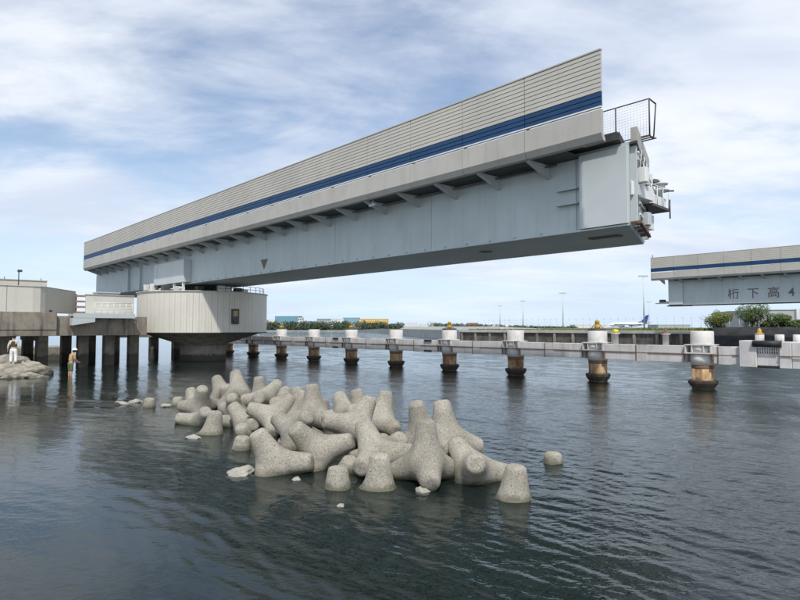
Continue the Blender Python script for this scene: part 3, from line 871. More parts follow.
# end of the guard beam: blocks, slatted fender panel, black fender roll, stub posts
MB().box(43.56, 44.28, YG - .62, YG + .4, 1.18, 2.40).build('end_block', M_BEAM, gf, .02)
MB().box(44.29, 45.18, YG - .50, YG + .3, 1.27, 1.82).build('fender_panel', M_BEAM, gf, .01)
MB().box(44.29, 45.18, YG - .38, YG + .3, 1.823, 2.08).build('fender_back', M_DARKSTEEL, gf)
for i in range(9):
    x = 44.32 + i * .096
    MB().box(x, x + .05, YG - .47, YG - .385, 1.825, 2.10).build('fender_slat', M_PILEW, gf)
for z in (1.93,): MB().box(44.30, 45.17, YG - .495, YG - .472, z, z + .03).build('slat_rail', M_PILEW, gf)
MB().tube((44.15, YG - .62, 2.26), (45.3, YG - .62, 2.26), .15, n=14).build('fender_roll', M_RUBBER, gf)
MB().box(44.29, 45.18, YG - .55, YG - .40, 1.16, 1.26).build('fender_foot', M_RUBBER, gf)
MB().box(45.19, 45.66, YG - .60, YG + .4, 1.18, 2.36).build('end_block', M_BEAM, gf, .02)
MB().box(45.67, 50.0, YG - .55, YG + .3, 1.18, 2.34).build('end_block', M_BEAM, gf, .02)
MB().box(45.2, 50.0, YG - .64, YG - .603, 1.70, 1.74).build('rust_angle', M_RUSTSTEEL, gf)
for s in (48.6,): MB().lathe([(.35, -2.35), (.35, 1.17)], 18, (s + .8, YG)).build('pile_sleeve', M_RUSTPILE, gf)
for i, s in enumerate((44.18, 45.0, 45.72)):
    q = MB().lathe([(.19, 2.09), (.19, 2.66), (.17, 2.68)], 18, (s, YG + .2)).build('stub_post', M_PILEW, gf)
    if i == 0:
        MB().lathe([(.20, 2.685), (.20, 2.72), (.09, 2.76), (.09, 2.88), (.02, 2.98)], 12, (s, YG + .2)).build('beacon', M_YELLOW, q)
# ---------------------------------------------------------------- approach viaduct at the left
av = empty('approach_viaduct', (OX, OY, 0), BR, 'stained concrete approach viaduct on columns with beige parapets left of the pier', 'viaduct')
# local axes: x = s (towards camera side), y = n (negative = towards the left bank)
MB().box(-4.0, 3.9, -13.05, -6.5, 2.38, 3.86).build('deck_beam', M_CONC_D, av, .02)
MB().box(-4.3, 4.25, -46.0, -13.06, 2.38, 4.12).build('deck_wall', M_CONC_D, av, .02)
for i in range(9):
    y = -13.06 - i * 3.6
    MB().box(4.253, 4.30, y - 3.55, y - .05, 2.85, 2.90).build('form_joint', M_CONC_D, av)
# beige parapet building with its rounded corner
c0, c1 = (4.05, -14.1), (-1.2, -10.55)
poly = [(4.05, -46.0), (4.05, -14.6), (3.95, -14.1), (3.6, -13.72), (3.2, -13.45), c1, (-1.6, -10.8), (2.6, -14.2), (3.0, -46.0)]
pb = MB(); pb.prism(poly, 4.125, 5.95)
pbo = pb.build('beige_parapet', M_CREAM, av)
cp = MB(); cp.prism([(x + (0.05 if i < 6 else -.05), y) for i, (x, y) in enumerate(poly)], 5.953, 6.0)
cp.build('parapet_cap', M_CREAM, av)
for i in range(8):
    y = -16.2 - i * 3.4
    MB().box(4.053, 4.062, y - .02, y + .02, 4.15, 5.93).build('parapet_joint', M_CONC_M, av)
MB().box(-3.4, 3.0, -46, -13.1, 4.125, 4.3).build('roadway', M_ASPHALT, av)
MB().box(-3.9, -3.5, -46.0, -12.2, 4.125, 6.86).build('far_parapet', M_CREAM, av, .02)
MB().box(-3.95, -3.45, -46.0, -12.15, 6.863, 6.93).build('far_parapet_cap', M_BEIGE, av)
for i in range(6): MB().tube((-3.7, -12.6 - i * 2.6, 6.93), (-3.7, -12.6 - i * 2.6, 7.12), .03, n=6).build('cap_stud', M_DARKSTEEL, av)
# end parapet, walkway with white railing and pale box bracket
MB().box(2.9, 3.15, -10.85, -7.3, 3.865, 5.52).build('end_parapet', M_CREAM, av, .02)
MB().box(2.85, 3.2, -10.9, -7.25, 5.523, 5.58).build('end_parapet_cap', M_FASCIA, av)
MB().box(3.2, 4.7, -12.1, -7.7, 3.88, 4.0).build('walkway', M_STEEL_L, av)
MB().box(4.703, 4.75, -12.1, -7.7, 3.72, 4.06).build('walkway_edge', M_STEEL_L, av)
b = MB(); b.add([(4.75, -12.15, 3.7), (3.92, -12.15, 3.7), (3.92, -12.15, 3.15), (4.75, -12.15, 3.15), (4.75, -10.6, 3.7), (3.92, -10.6, 3.7), (3.92, -10.6, 3.42), (4.75, -10.6, 3.42)],
                [(0, 1, 2, 3), (7, 6, 5, 4), (0, 4, 5, 1), (3, 2, 6, 7), (0, 3, 7, 4), (1, 5, 6, 2)])
b.build('bracket_box', M_STEEL_L, av, .01)
rail = MB()
for i in range(7):
    rail.tube((4.6, -10.6 + i * .45, 4.0), (4.6, -10.6 + i * .45, 4.88), .022, n=6)
for z in (4.2, 4.42, 4.64, 4.88): rail.tube((4.6, -10.6, z), (4.6, -7.9, z), .02 if z < 4.8 else .03, n=6)
rail.build('white_railing', M_WHITE, av)
# columns
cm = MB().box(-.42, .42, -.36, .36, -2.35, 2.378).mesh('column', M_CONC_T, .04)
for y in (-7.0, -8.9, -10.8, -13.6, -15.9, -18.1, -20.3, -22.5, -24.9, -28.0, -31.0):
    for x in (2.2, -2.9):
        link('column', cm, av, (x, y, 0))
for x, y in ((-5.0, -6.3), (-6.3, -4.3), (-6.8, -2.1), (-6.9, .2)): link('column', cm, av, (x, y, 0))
MB().box(-7.4, -5.9, -6.0, 1.0, 2.05, 2.376).build('cap_beam', M_CONC_D, av)
MB().box(-3.9, 3.2, -13.95, -13.45, 2.0, 2.376).build('cross_head', M_CONC_D, av)
# rusty gate frame and glass hut between parapet and drum
gt_ = empty('steel_gate', bw(-0.5, -9.6, 3.86), BR, 'brownish red steel gate rails behind the walkway end', 'gate')
for z in (0.3, .75, 1.2, 1.65): MB().box(-.05, .05, -1.1, 1.5, z, z + .16).build('gate_rail', mat('faded_red_paint', (.33, .20, .17), .7, .2, 3), gt_)
for y in (-1.1, .1, 1.4): MB().box(-.12, -.052, y, y + .1, 0, 1.9).build('gate_post', M_RUSTSTEEL, gt_)
gh = empty('glass_hut', bw(-3.2, -7.6, 3.86), BR, 'small pale glazed control hut behind the beige end parapet', 'hut')
MB().box(-.7, .7, -.9, .9, 0, 1.5).build('hut_base', M_STEEL_L, gh)
MB().box(-.68, .68, -.88, .88, 1.503, 2.15).build('hut_glass', M_GLASS, gh)
MB().box(-.75, .75, -.95, .95, 2.153, 2.25).build('hut_roof', M_STEEL_L, gh)
# roof pole with camera head
cpole = empty('camera_pole', bw(3.4, -15.4, 6.0), BR, 'thin pole with a small dark camera head on the beige parapet', 'pole')
MB().tube((0, 0, 0), (0, 0, 1.0), .035, n=8).build('pole', M_DARKSTEEL, cpole)
MB().box(-.14, .14, -.08, .2, 1.003, 1.16).build('camera_head', M_DARKSTEEL, cpole, .02)
# low quay wall behind the columns
qw = MB(); qw.box(-14, -9, -60, -9.0, -2.4, 1.2)
o = qw.build('quay_wall', M_CONC_M, None, .03); o.location = (OX, OY, 0); o.rotation_euler = (0, 0, BR)
tag(o, 'low brown concrete quay wall seen between the viaduct columns', 'quay wall')

# ---------------------------------------------------------------- tetrapods
TL = 0.82
def tetra_mesh():
    D = np.array([[0, 0, 1], [math.sqrt(8 / 9), 0, -1 / 3], [-math.sqrt(2 / 9), math.sqrt(2 / 3), -1 / 3], [-math.sqrt(2 / 9), -math.sqrt(2 / 3), -1 / 3]])
    def sdf(P):
        ds = []
        for d in D:
            t = P @ d
            rad = np.linalg.norm(P - t[:, None] * d, axis=1)
            rc = 0.292 - (0.292 - 0.178) * np.clip((t - 0.18) / (TL - 0.18), 0, 1)
            a = (rad - rc) * 0.97
            b = t - TL
            rr = 0.072
            q = np.stack([a + rr, b + rr], -1)
            e = np.minimum(q.max(-1), 0) + np.linalg.norm(np.maximum(q, 0), axis=1) - rr
            e = np.where(t < 0, np.linalg.norm(P, axis=1) - 0.292, e)
            ds.append(e)
        ds = np.array(ds)
        k = 0.055
        m = ds.min(0)
        return m - k * np.log(np.exp(-(ds - m) / k).sum(0)) * 0.9
    NT = 24
    d0 = D[0]
    verts, faces = [], []
    # angular limit of leg 0's cell in azimuth phi (bisector planes with the other three)
    ph = np.arange(NT) / NT * 2 * math.pi
    lim = []
    for p in ph:
        best = math.pi
        for d in D[1:]:
            # direction sin(t)*(cos p, sin p, 0)+cos(t)*z ; equal dot with d0 and d
            nrm = d0 - d
            A = nrm[0] * math.cos(p) + nrm[1] * math.sin(p); B = nrm[2]
            # A sin t + B cos t = 0
            t = math.atan2(-B, A) % math.pi
            if 0 < t < best: best = t
        lim.append(best)
    lim = np.array(lim)
    base = np.array([0, 4.0, 7.5, 9.6, 11.2, 12.6, 14.2, 16.8, 20.5, 25, 30, 36, 43])
    fr = np.r_[np.radians(base), ]
    rings = []
    for b in fr: rings.append(np.full(NT, b))
    for u in (0.35, 0.7, 1.0):
        rings.append(np.radians(43) + (lim - np.radians(43)) * u)
    dirs = []
    for r in rings:
        dirs.append(np.stack([np.sin(r) * np.cos(ph), np.sin(r) * np.sin(ph), np.cos(r)], -1))
    dirs = np.array(dirs).reshape(-1, 3)
    lo = np.full(len(dirs), 0.05); hi = np.full(len(dirs), 1.3)
    # march from the outside
    t = np.full(len(dirs), 1.25)
    for _ in range(120):
        t = t - np.clip(sdf(dirs * t[:, None]), -.05, .05) * 0.8
    P = dirs * t[:, None]
    nr = len(rings)
    allv = []
    F = []
    for d in D:
        if d[2] > .99: Q = np.eye(3)
        else:
            z = Vector((0, 0, 1)); q = z.rotation_difference(Vector(d))
            # keep the cell symmetric: rotate about the bisector so that legs map onto legs
            ax = (Vector((0, 0, 1)) + Vector(d)).normalized()
            Q = np.array(Quaternion(ax, math.pi).to_matrix())
        b = len(allv)
        allv += [tuple(Q @ p) for p in P]
        for j in range(nr - 1):
            for i in range(NT):
                i2 = (i + 1) % NT
                F.append((b + j * NT + i, b + (j + 1) * NT + i, b + (j + 1) * NT + i2, b + j * NT + i2))
    me = bpy.data.meshes.new('tetrapod')
    bm = bmesh.new()
    vv = [bm.verts.new(v) for v in allv]
    for f in F:
        try: bm.faces.new([vv[i] for i in f])
        except ValueError: pass
    bmesh.ops.remove_doubles(bm, verts=bm.verts, dist=0.004)
    bmesh.ops.recalc_face_normals(bm, faces=bm.faces)
    for f in bm.faces: f.smooth = True
    for v in bm.verts:
        n = noise.noise(v.co * 4.0) * 0.008 + noise.noise(v.co * 13.0) * 0.005
        v.co += v.co.normalized() * n
    bm.to_mesh(me); bm.free()
    me.materials.append(M_TETRA)
    return me
TETRA_ME = tetra_mesh()
TETRA = {
 'standing': (0.516, 11.886, 0.368, 0.407, 0.583, -0.553, 0.434),
 'b': (-0.502, 12.686, 0.321, 0.495, 0.066, -0.289, -0.817),
 'right': (1.458, 11.918, 0.166, -0.841, -0.54, 0.031, 0.025),
 'tallback': (0.998, 13.099, 0.61, 0.035, 0.782, 0.163, 0.601),
 'T9': (0.547, 14.48, 0.458, -0.913, -0.149, 0.058, 0.374),
 'log': (-1.073, 14.671, 0.595, -0.136, 0.25, 0.198, 0.938),
 'T13': (-0.502, 16.048, 0.51, -0.874, 0.163, -0.001, 0.458),
 'T14': (-1.495, 16.786, 0.491, 0.785, -0.167, -0.313, -0.508),
 'T15': (-1.185, 18.2, 0.329, -0.663, -0.023, 0.11, 0.74),
 'T16': (-2.311, 16.263, 0.657, -0.933, 0.034, 0.064, 0.353),
 'T17': (-2.604, 15.275, 0.329, -0.873, -0.402, -0.149, -0.231),
 'V': (-3.593, 17.248, 0.416, -0.02, -0.356, -0.094, -0.93),
 'boot': (-2.613, 12.681, 0.126, 0.967, 0.081, -0.23, -0.079),
 'boot2': (-1.786, 13.136, 0.316, -0.928, -0.211, 0.308, 0.02),
 'T23': (-6.672, 20.267, 0.345, -0.86, -0.293, 0.019, -0.417),
 'T23b': (-6.209, 18.9, -0.002, -0.003, -0.228, 0.399, -0.888),
 'T24': (-7.581, 22.308, 0.031, 0.777, -0.081, -0.291, -0.552),
 'T26': (-6.389, 21.771, 0.57, -0.818, 0.111, 0.342, 0.449),
 'T27': (-5.49, 20.586, 0.753, -0.837, 0.076, 0.207, 0.501),
 'T27b': (-5.22, 22.6, 0.356, 0.432, 0.041, -0.016, -0.901),
 'T28': (-4.342, 19.298, 0.658, -0.218, -0.215, -0.331, -0.892),
 'T29': (-5.269, 19.474, 0.265, -0.275, -0.11, 0.363, -0.883),
 'T30': (-4.497, 17.804, 0.104, 0.785, 0.085, -0.349, -0.505),
 'T31': (-3.643, 18.586, 0.464, -0.609, -0.373, 0.402, -0.573),
 'T33': (-2.879, 18.095, 0.533, 0.731, -0.116, -0.363, -0.566),
 'E1': (-2.831, 17.015, 0.398, -0.526, -0.058, -0.1, -0.842),
 'E2': (-4.762, 18.625, -0.021, 0.845, 0.1, 0.452, -0.266),
 'E3': (-5.875, 21.09, 0.255, 0.976, 0.162, -0.114, 0.086),
 'E5': (-0.402, 14.187, 0.001, 0.874, 0.211, 0.378, -0.221),
 'E6': (-1.276, 12.9, -0.443, -0.959, -0.162, -0.197, 0.12),
 'E7': (-1.602, 15.595, 0.173, -0.482, -0.01, 0.302, -0.823),
 'E8': (-4.261, 17.0, -0.435, 0.216, -0.033, -0.206, 0.954),
 'E9': (-2.642, 15.748, -0.466, 0.884, 0.291, -0.117, -0.348),
 'E10': (-0.59, 17.602, 0.183, 0.022, -0.202, 0.061, 0.977),
 'E11': (0.551, 13.92, -0.147, -0.567, 0.149, -0.074, 0.807),
 'E12': (-4.73, 20.4, 0.182, 0.223, -0.161, 0.038, -0.961),
 'E13': (-3.022, 19.6, 0.094, 0.785, 0.125, -0.306, -0.524),
 'F1': (-2.255, 17.6, 0.094, -0.219, -0.008, 0.032, 0.975),
 'F2': (-0.79, 16.697, 0.065, -0.213, 0.031, -0.15, -0.965),
 'F3': (1.208, 13.55, 0.035, -0.838, 0.257, 0.353, -0.327),
 'stubc': (-0.401, 11.441, -0.194, 0.9, 0.016, 0.024, -0.434),
 'stubl': (-1.17, 11.409, -0.429, 0.66, -0.016, -0.019, -0.751),
 'stubr': (1.996, 10.741, -0.239, 0.617, -0.008, 0.038, -0.786),
 'stubsm': (3.407, 13.5, -0.589, 0.875, 0.0, 0.0, 0.484),
 'cone22': (-5.357, 17.16, -0.183, 0.108, -0.077, -0.017, -0.991),
 's21': (-3.97, 15.0, -0.501, 0.998, -0.002, 0.05, -0.043),
 's25': (-8.64, 23.5, -0.522, 0.981, 0.0, 0.0, 0.193),
 's34': (-9.522, 22.9, -0.49, 0.637, 0.019, 0.016, 0.77),
}
TLAB = {
 'standing': 'upright concrete tetrapod front centre, one foot pointing at the viewer',
 'b': 'broad leaning tetrapod just left of the upright front centre one',
 'right': 'tetrapod at the right front with a round leg end facing the viewer',
 'tallback': 'tall tetrapod at the right end with one leg raised up left',
 'T9': 'tetrapod raising a slanted leg directly behind the upright front centre one',
 'log': 'tetrapod lying like a log behind the front pair, blunt end at left',
 'T13': 'tetrapod at the back edge with a pale upright leg, right of the log-like one',
 'T14': 'tetrapod with short upright leg behind the left end of the log-like one',
 'T15': 'rearmost tetrapod of the centre, only its flat topped leg showing',
 'T16': 'tetrapod with a thick leg leaning left at the middle of the pile',
 'T17': 'tetrapod with a rounded leg end between the V-shaped one and the log-like one',
 'V': 'large tetrapod spreading two legs in a V left of the middle',
 'boot': 'boot-shaped tetrapod at the left front, its toe pointing right',
 'boot2': 'tetrapod with a long leg lying right, behind and right of the boot-shaped one',
 'T23': 'tetrapod leaning left behind the lone cone at the left',
 'T23b': 'tetrapod with a blunt leg end low at the water at the left flank',
 'T24': 'leftmost high tetrapod leg next to the small stub at the left end',
 'T26': 'tetrapod with a wide upright leg near the left end of the back row',
 'T27': 'highest tetrapod at the back left with a thick leg raised up left',
 'T27b': 'tetrapod behind the highest back left one, leg pointing up right',
 'T28': 'tetrapod with one leg rising right, right of the highest back left one',
 'T29': 'small-looking tetrapod with a rounded end below the highest back left one',
 'T30': 'tetrapod with a leg leaning left just left of the V-shaped one',
 'T31': 'tetrapod wedged behind the right arm of the V-shaped one at the back',
 'T33': 'pale tetrapod behind the right arm of the V-shaped one, near the middle',
 'E1': 'tetrapod leg standing parallel beside the thick leaning middle one',
 'E2': 'tetrapod with a blunt end low between the V-shaped one and its left neighbour',
 'E3': 'tetrapod end peeping out right of the wide upright leg at the back left',
 'E5': 'tetrapod whose short blunt leg lies left of the upright front centre one',
 'E6': 'tetrapod leg tip barely above the water left of the broad leaning one',
 'E7': 'tetrapod with a small blunt end under the left end of the log-like one',
 'E8': 'low tetrapod leg at the water left below the V-shaped one',
 'E9': 'low tetrapod leg between the V-shaped one and the long lying one',
 'E10': 'tetrapod leg tip at the back between two pale upright legs of the centre',
 'E11': 'tetrapod leg tip squeezed behind the right shoulder of the upright front one',
 'E12': 'tetrapod leg tip between the two raised legs of the back left group',
 'E13': 'tetrapod leg tip at the back just right of the V-shaped one',
 'F1': 'mostly hidden tetrapod low behind the thick leaning middle one',
 'F2': 'mostly hidden tetrapod low at the back right of the log-like one',
 'F3': 'mostly hidden tetrapod low between upright front one and the tall right end one',
 'stubc': 'tapered tetrapod leg standing out of the water in front of the centre',
 'stubl': 'domed tetrapod leg end in the water left of the front centre cone',
 'stubr': 'thick tetrapod leg standing out of the water at the right front corner',
 'stubsm': 'lone low tetrapod leg end in open water right of the pile',
 'cone22': 'lone leaning tetrapod cone in the water at the left flank',
 's21': 'rounded tetrapod leg end partly behind the boot-shaped one',
 's25': 'small tetrapod stub at the far left end of the pile',
 's34': 'isolated tetrapod stub standing in the water left of the pile',
}
for k, (x, y, z, a, b_, c_, d_) in TETRA.items():
    o = link('tetrapod', TETRA_ME)
    o.location = (x, y, z)
    o.rotation_mode = 'QUATERNION'
    o.rotation_quaternion = (a, b_, c_, d_)
    tag(o, TLAB[k], 'tetrapod', 'tetrapods piled in the river')

# ---------------------------------------------------------------- rocks
def rock_mesh(seed, sub=3, rough=0.35):
    bm = bmesh.new()
    bmesh.ops.create_icosphere(bm, subdivisions=4, radius=1)
    off = Vector((seed * 7.1, seed * 3.3, seed * 1.7))
    for v in bm.verts:
        n = v.co.normalized()
        d = 1 + rough * noise.noise(n * 1.1 + off) + rough * .55 * noise.noise(n * 2.6 + off) + rough * .3 * abs(noise.noise(n * 5 + off)) + rough * .18 * noise.noise(n * 13 + off)
        # facets
        for q in range(5):
            g = random.Random(seed * 31 + q)
            ax = Vector((g.gauss(0, 1), g.gauss(0, 1), g.gauss(0, 1))).normalized()
            h = v.co.dot(ax) * d
            if h > .72: d *= .72 / h
        v.co = n * d
    me = bpy.data.meshes.new('rock'); bm.to_mesh(me); bm.free()
    for p in me.polygons: p.use_smooth = True
    me.materials.append(M_ROCK)
    return me
RM = [rock_mesh(i + 1) for i in range(6)]
RMP = [m_.copy() for m_ in RM]
for m_ in RMP: m_.materials.clear(); m_.materials.append(M_ROCK_P)
def rock(x, y, z, sx, sy, sz, seed, label, group, mt=None):
    g = random.Random(seed)
    o = link('rock', RM[seed % 6])
    o.location = (x, y, z); o.scale = (sx, sy, sz); o.rotation_euler = (g.uniform(-.2, .2), g.uniform(-.2, .2), g.uniform(0, 6.28))
    return tag(o, label, 'rock', group)
def gpx(px, py, z=0.0):
    r = px_ray(px, py); t = (z - CAM_H) / r.z
    return r * t + Vector((0, 0, CAM_H))
for i, (px, py, w, h, lab) in enumerate([
    (241, 473, .26, .13, 'low pale rock awash in front of the boot-shaped tetrapod'),
    (297, 480, .09, .05, 'tiny pale rock tip awash right of the low front rock'),
    (423, 491, .14, .08, 'small pale rock at the foot of the upright front tetrapod'),
    (323, 467, .18, .06, 'flat rock tip just behind the domed front leg end'),
    (195, 438, .22, .09, 'small rock awash left of the lone tetrapod cone'),
    (122, 404, .30, .12, 'leftmost small rock awash in open water'),
    (137, 402, .28, .11, 'small rock awash just right of the leftmost one'),
    (168, 406, .26, .10, 'small rock awash right of the isolated tetrapod stub'),
    (341, 506, .07, .04, 'tiny rock tip nearest the camera in open water')]):
    p = gpx(px, py)
    o = rock(p.x, p.y, 0.0, w, w, h * 1.0, i + 3, lab, 'rocks awash around the tetrapods')
    o.data = RMP[(i + 3) % 6]
g = random.Random(21)
ROCKS = [(-26.6, 38.5, .25, 1.5, 1.2, .62), (-24.9, 38.0, .18, 1.4, 1.1, .55), (-23.6, 37.3, .05, 1.2, .9, .45), (-22.4, 36.6, -.05, .9, .7, .34), (-25.6, 36.9, .05, 1.4, 1.0, .5),
         (-24.2, 36.3, -.05, 1.1, .8, .4), (-23.0, 38.4, .1, 1.1, .9, .5), (-26.4, 40.2, .45, 1.6, 1.3, .75), (-24.6, 39.8, .2, 1.2, 1.0, .55), (-28.0, 39.4, .5, 1.6, 1.4, .75),
         (-22.9, 35.9, -.1, .8, .6, .32), (-25.2, 35.8, -.12, 1.2, .7, .34), (-27.2, 36.6, .05, 1.4, 1.0, .5), (-21.7, 36.1, -.12, .7, .5, .26), (-28.4, 37.3, .15, 1.5, 1.2, .6)]
RL = ['large rock behind the man in white trousers', 'rock under the feet of the man in white trousers', 'flat rock right of the man in white trousers', 'low rock at the right tip of the rocky shore',
      'broad rock in the middle of the rocky shore', 'rock at the water in front of the broad middle one', 'rock at the rear right of the rocky shore', 'high rock at the rear of the rocky shore',
      'rock behind the standing man, close to the columns', 'high rock at the left edge of the photo', 'small rock at the front right of the rocky shore', 'low front rock washed by the river',
      'rock at the front left of the shore', 'smallest rock at the far right of the shore', 'big rock at the lower left edge']
for i, (r_, lab) in enumerate(zip(ROCKS, RL)):
    rock(*r_, i + 40, lab, 'rocks of the left shore')

# ---------------------------------------------------------------- people
M_SKIN = mat('skin', (0.42, 0.25, 0.17), .6, .05, 10)
def skin_obj(name, pts, edges, m, parent=None, root=0, sub=2):
    me = bpy.data.meshes.new(name)
    me.from_pydata([p[:3] for p in pts], edges, [])
    o = link(name, me, parent)
    sk = o.modifiers.new('skin', 'SKIN'); sk.use_smooth_shade = True
    lay = me.skin_vertices[0] if me.skin_vertices else None
    if lay is None:
        bpy.context.view_layer.objects.active = o
    for i, p in enumerate(pts):
        r_ = p[3]
        lay.data[i].radius = (r_, p[4] if len(p) > 4 else r_)
        lay.data[i].use_root = (i == root)
    s = o.modifiers.new('sub', 'SUBSURF'); s.levels = sub; s.render_levels = sub
    me.materials.append(m)
    return o
def person(label, loc, rz, arm_r, arm_l, lean, head_off, cols, short):
    """a standing figure 1.72 m tall, facing +y; arm_* = elbow and wrist offsets from the shoulder"""
    root = empty('person', loc, rz, label, 'person')
    root.scale = (1.12, 1.12, 1.06)
    lx = 0.10
    J = {}
    sh = Vector((0, lean, 1.40))
    pts = [(0, 0, .93, .145, .105), (0, lean * .4, 1.13, .135, .095), (0, lean * .85, 1.32, .16, .10), (0, lean, 1.43, .07, .065), (0, lean + head_off[1] * .4, 1.52, .052, .055)]
    edges = [(0, 1), (1, 2), (2, 3), (3, 4)]
    hx, hy, hz_ = head_off
    hb = len(pts)
    pts += [(hx * .5, lean + hy * .7, 1.58 + hz_ * .5, .075, .085), (hx, lean + hy, 1.655 + hz_, .088, .10), (hx, lean + hy * .95, 1.72 + hz_, .06, .07)]
    edges += [(4, hb), (hb, hb + 1), (hb + 1, hb + 2)]
    # legs
    for s in (-1, 1):
        b = len(pts)
        pts += [(s * .10, 0, .85, .092), (s * .115, .02, .50, .062), (s * .12, -.01, .28, .056), (s * .125, -.015, .08, .038), (s * .135, .13, .03, .038)]
        edges += [(0, b), (b, b + 1), (b + 1, b + 2), (b + 2, b + 3), (b + 3, b + 4)]
    arms = {}
    for s, (el, wr) in ((1, arm_r), (-1, arm_l)):
        b = len(pts)
        s0 = Vector((s * .185, lean, 1.37)); e = s0 + Vector(el); w = e + Vector(wr)
        pts += [(*s0, .058), (*e, .043), (*w, .030)]
        edges += [(2, b), (b, b + 1), (b + 1, b + 2)]
        d = Vector(wr).normalized(); side = d.cross(Vector((s, .3, 0))).normalized()
        pl = w + d * .085
        pts.append((*pl, .034, .02)); edges.append((b + 2, b + 3))
        for k in range(4):
            o_ = side * (-.033 + .022 * k)
            q = pl + d * .045 + o_; q2 = pl + d * (.075 - .006 * abs(k - 1.5)) + o_ + Vector((0, .02, -.005))
            c = len(pts); pts += [(*q, .009), (*q2, .008)]; edges += [(b + 3, c), (c, c + 1)]
        q = w + d * .04 + side * .045; q2 = q + d * .045 + side * .015
        c = len(pts); pts += [(*q, .012), (*q2, .009)]; edges += [(b + 2, c), (c, c + 1)]
        arms[s] = (s0, e, w)
    body = skin_obj('body', pts, edges, M_SKIN, root)
    # shirt: torso and sleeves
    sp = [(0, 0, .92, .175, .135), (0, lean * .4, 1.13, .165, .125), (0, lean * .85, 1.33, .185, .13), (0, lean, 1.42, .10, .09)]
    se = [(0, 1), (1, 2), (2, 3)]
    for s in (1, -1):
        s0, e, w = arms[s]; b = len(sp)
        sp += [(*s0, .075), (*e, .062)]
        se += [(2, b), (b, b + 1)]
        if not short: sp.append((*(e + (w - e) * .9), .048)); se.append((b + 1, b + 2))
    skin_obj('shirt', sp, se, cols['shirt'], root)
    # trousers
    tp = [(0, 0, .96, .165, .13), (0, 0, .88, .165, .13)]
    te = [(0, 1)]
    for s in (-1, 1):
        b = len(tp)
        tp += [(s * .10, 0, .78, .112), (s * .116, .02, .50, .088)]
        te += [(1, b), (b, b + 1)]
        if not cols.get('shorts'):
            tp += [(s * .124, -.012, .10, .078)]; te.append((b + 1, b + 2))
        else:
            tp += [(s * .118, .015, .38, .088)]; te.append((b + 1, b + 2))
    skin_obj('trousers', tp, te, cols['trousers'], root)
    if 'vest' in cols:
        skin_obj('vest', [(0, 0, .98, .19, .15), (0, lean * .4, 1.15, .185, .145), (0, lean * .85, 1.33, .195, .15), (0, lean, 1.41, .12, .105)], [(0, 1), (1, 2), (2, 3)], cols['vest'], root)
    hc = Vector((hx, lean + hy, 1.665 + hz_))
    hat = MB().lathe([(.155, 0.02), (.15, .035), (.112, .045), (.108, .10), (.075, .135), (.0, .145)], 18).build('hat', cols['hat'], root)
    hat.location = hc; 
    hair = MB().lathe([(.0, -.115), (.085, -.10), (.108, -.03), (.106, .03)], 16).build('hair', mat('dark_hair', (.02, .017, .015), .6), root)
    hair.location = hc + Vector((0, -.022, 0)); hair.scale = (.9, .95, 1)
    # face: nose, eyes and mouth on the front of the head
    fc = MB(); fc.add([(-.014, .095, -.02), (.014, .095, -.02), (0, .125, -.025), (0, .095, .025)], [(0, 1, 2), (0, 2, 3), (1, 3, 2), (0, 3, 1)])
    f = fc.build('nose', M_SKIN, root); f.location = hc
    for s in (-1, 1):
        e = MB().lathe([(.0, -.008), (.011, 0), (.0, .008)], 8).build('eye', mat('eye_dark', (.03, .025, .02), .3), root); e.location = hc + Vector((s * .034, .094, .01))
        e = MB().lathe([(.0, -.03), (.018, 0), (.0, .03)], 8).build('ear', M_SKIN, root); e.location = hc + Vector((s * .098, 0, -.01))
    mo = MB().box(-.024, .024, .088, .096, -.058, -.050).build('mouth', mat('lip', (.3, .12, .1), .6), root); mo.location = hc
    return root
fab = lambda n, c: mat(n, c, .85, .12, 8)
pA = person('man in white trousers and dark vest standing on the shore rocks', (-24.85, 38.7, .66), R(12),
            ((.09, -.02, -.27), (.05, .06, -.24)), ((-.09, -.02, -.27), (-.05, .08, -.23)), .02, (0, .02, 0),
            dict(shirt=fab('pale_shirt', (.50, .46, .40)), vest=fab('dark_brown_vest', (.055, .04, .022)), trousers=fab('white_trousers', (.72, .72, .72)), hat=fab('dark_cap', (.05, .05, .055))), False)
pB = person('bent man in tan shirt and green shorts wading at the left', (-20.35, 37.2, -.13), R(-38),
            ((.07, .03, -.28), (-.05, .17, -.12)), ((-.07, .03, -.28), (.05, .17, -.12)), .10, (.02, .10, -.05),
            dict(shirt=fab('tan_khaki_shirt', (.38, .245, .12)), trousers=fab('olive_green_shorts', (.11, .135, .065)), hat=fab('white_hat', (.78, .76, .72)), shorts=True), True)
# his line box at the waist
cb = MB().box(-.14, .14, -.09, .09, 0, .2).build('fishing_pouch', mat('grey_pouch', (.35, .38, .42), .7), None, .02)
fd = pB.matrix_world
cb.location = (-20.35 + .26 * math.cos(R(52)), 37.2 + .26 * math.sin(R(52)), .80)
cb.rotation_euler = (0, 0, R(-38)); tag(cb, 'grey pouch held in front of the wading man', 'pouch')
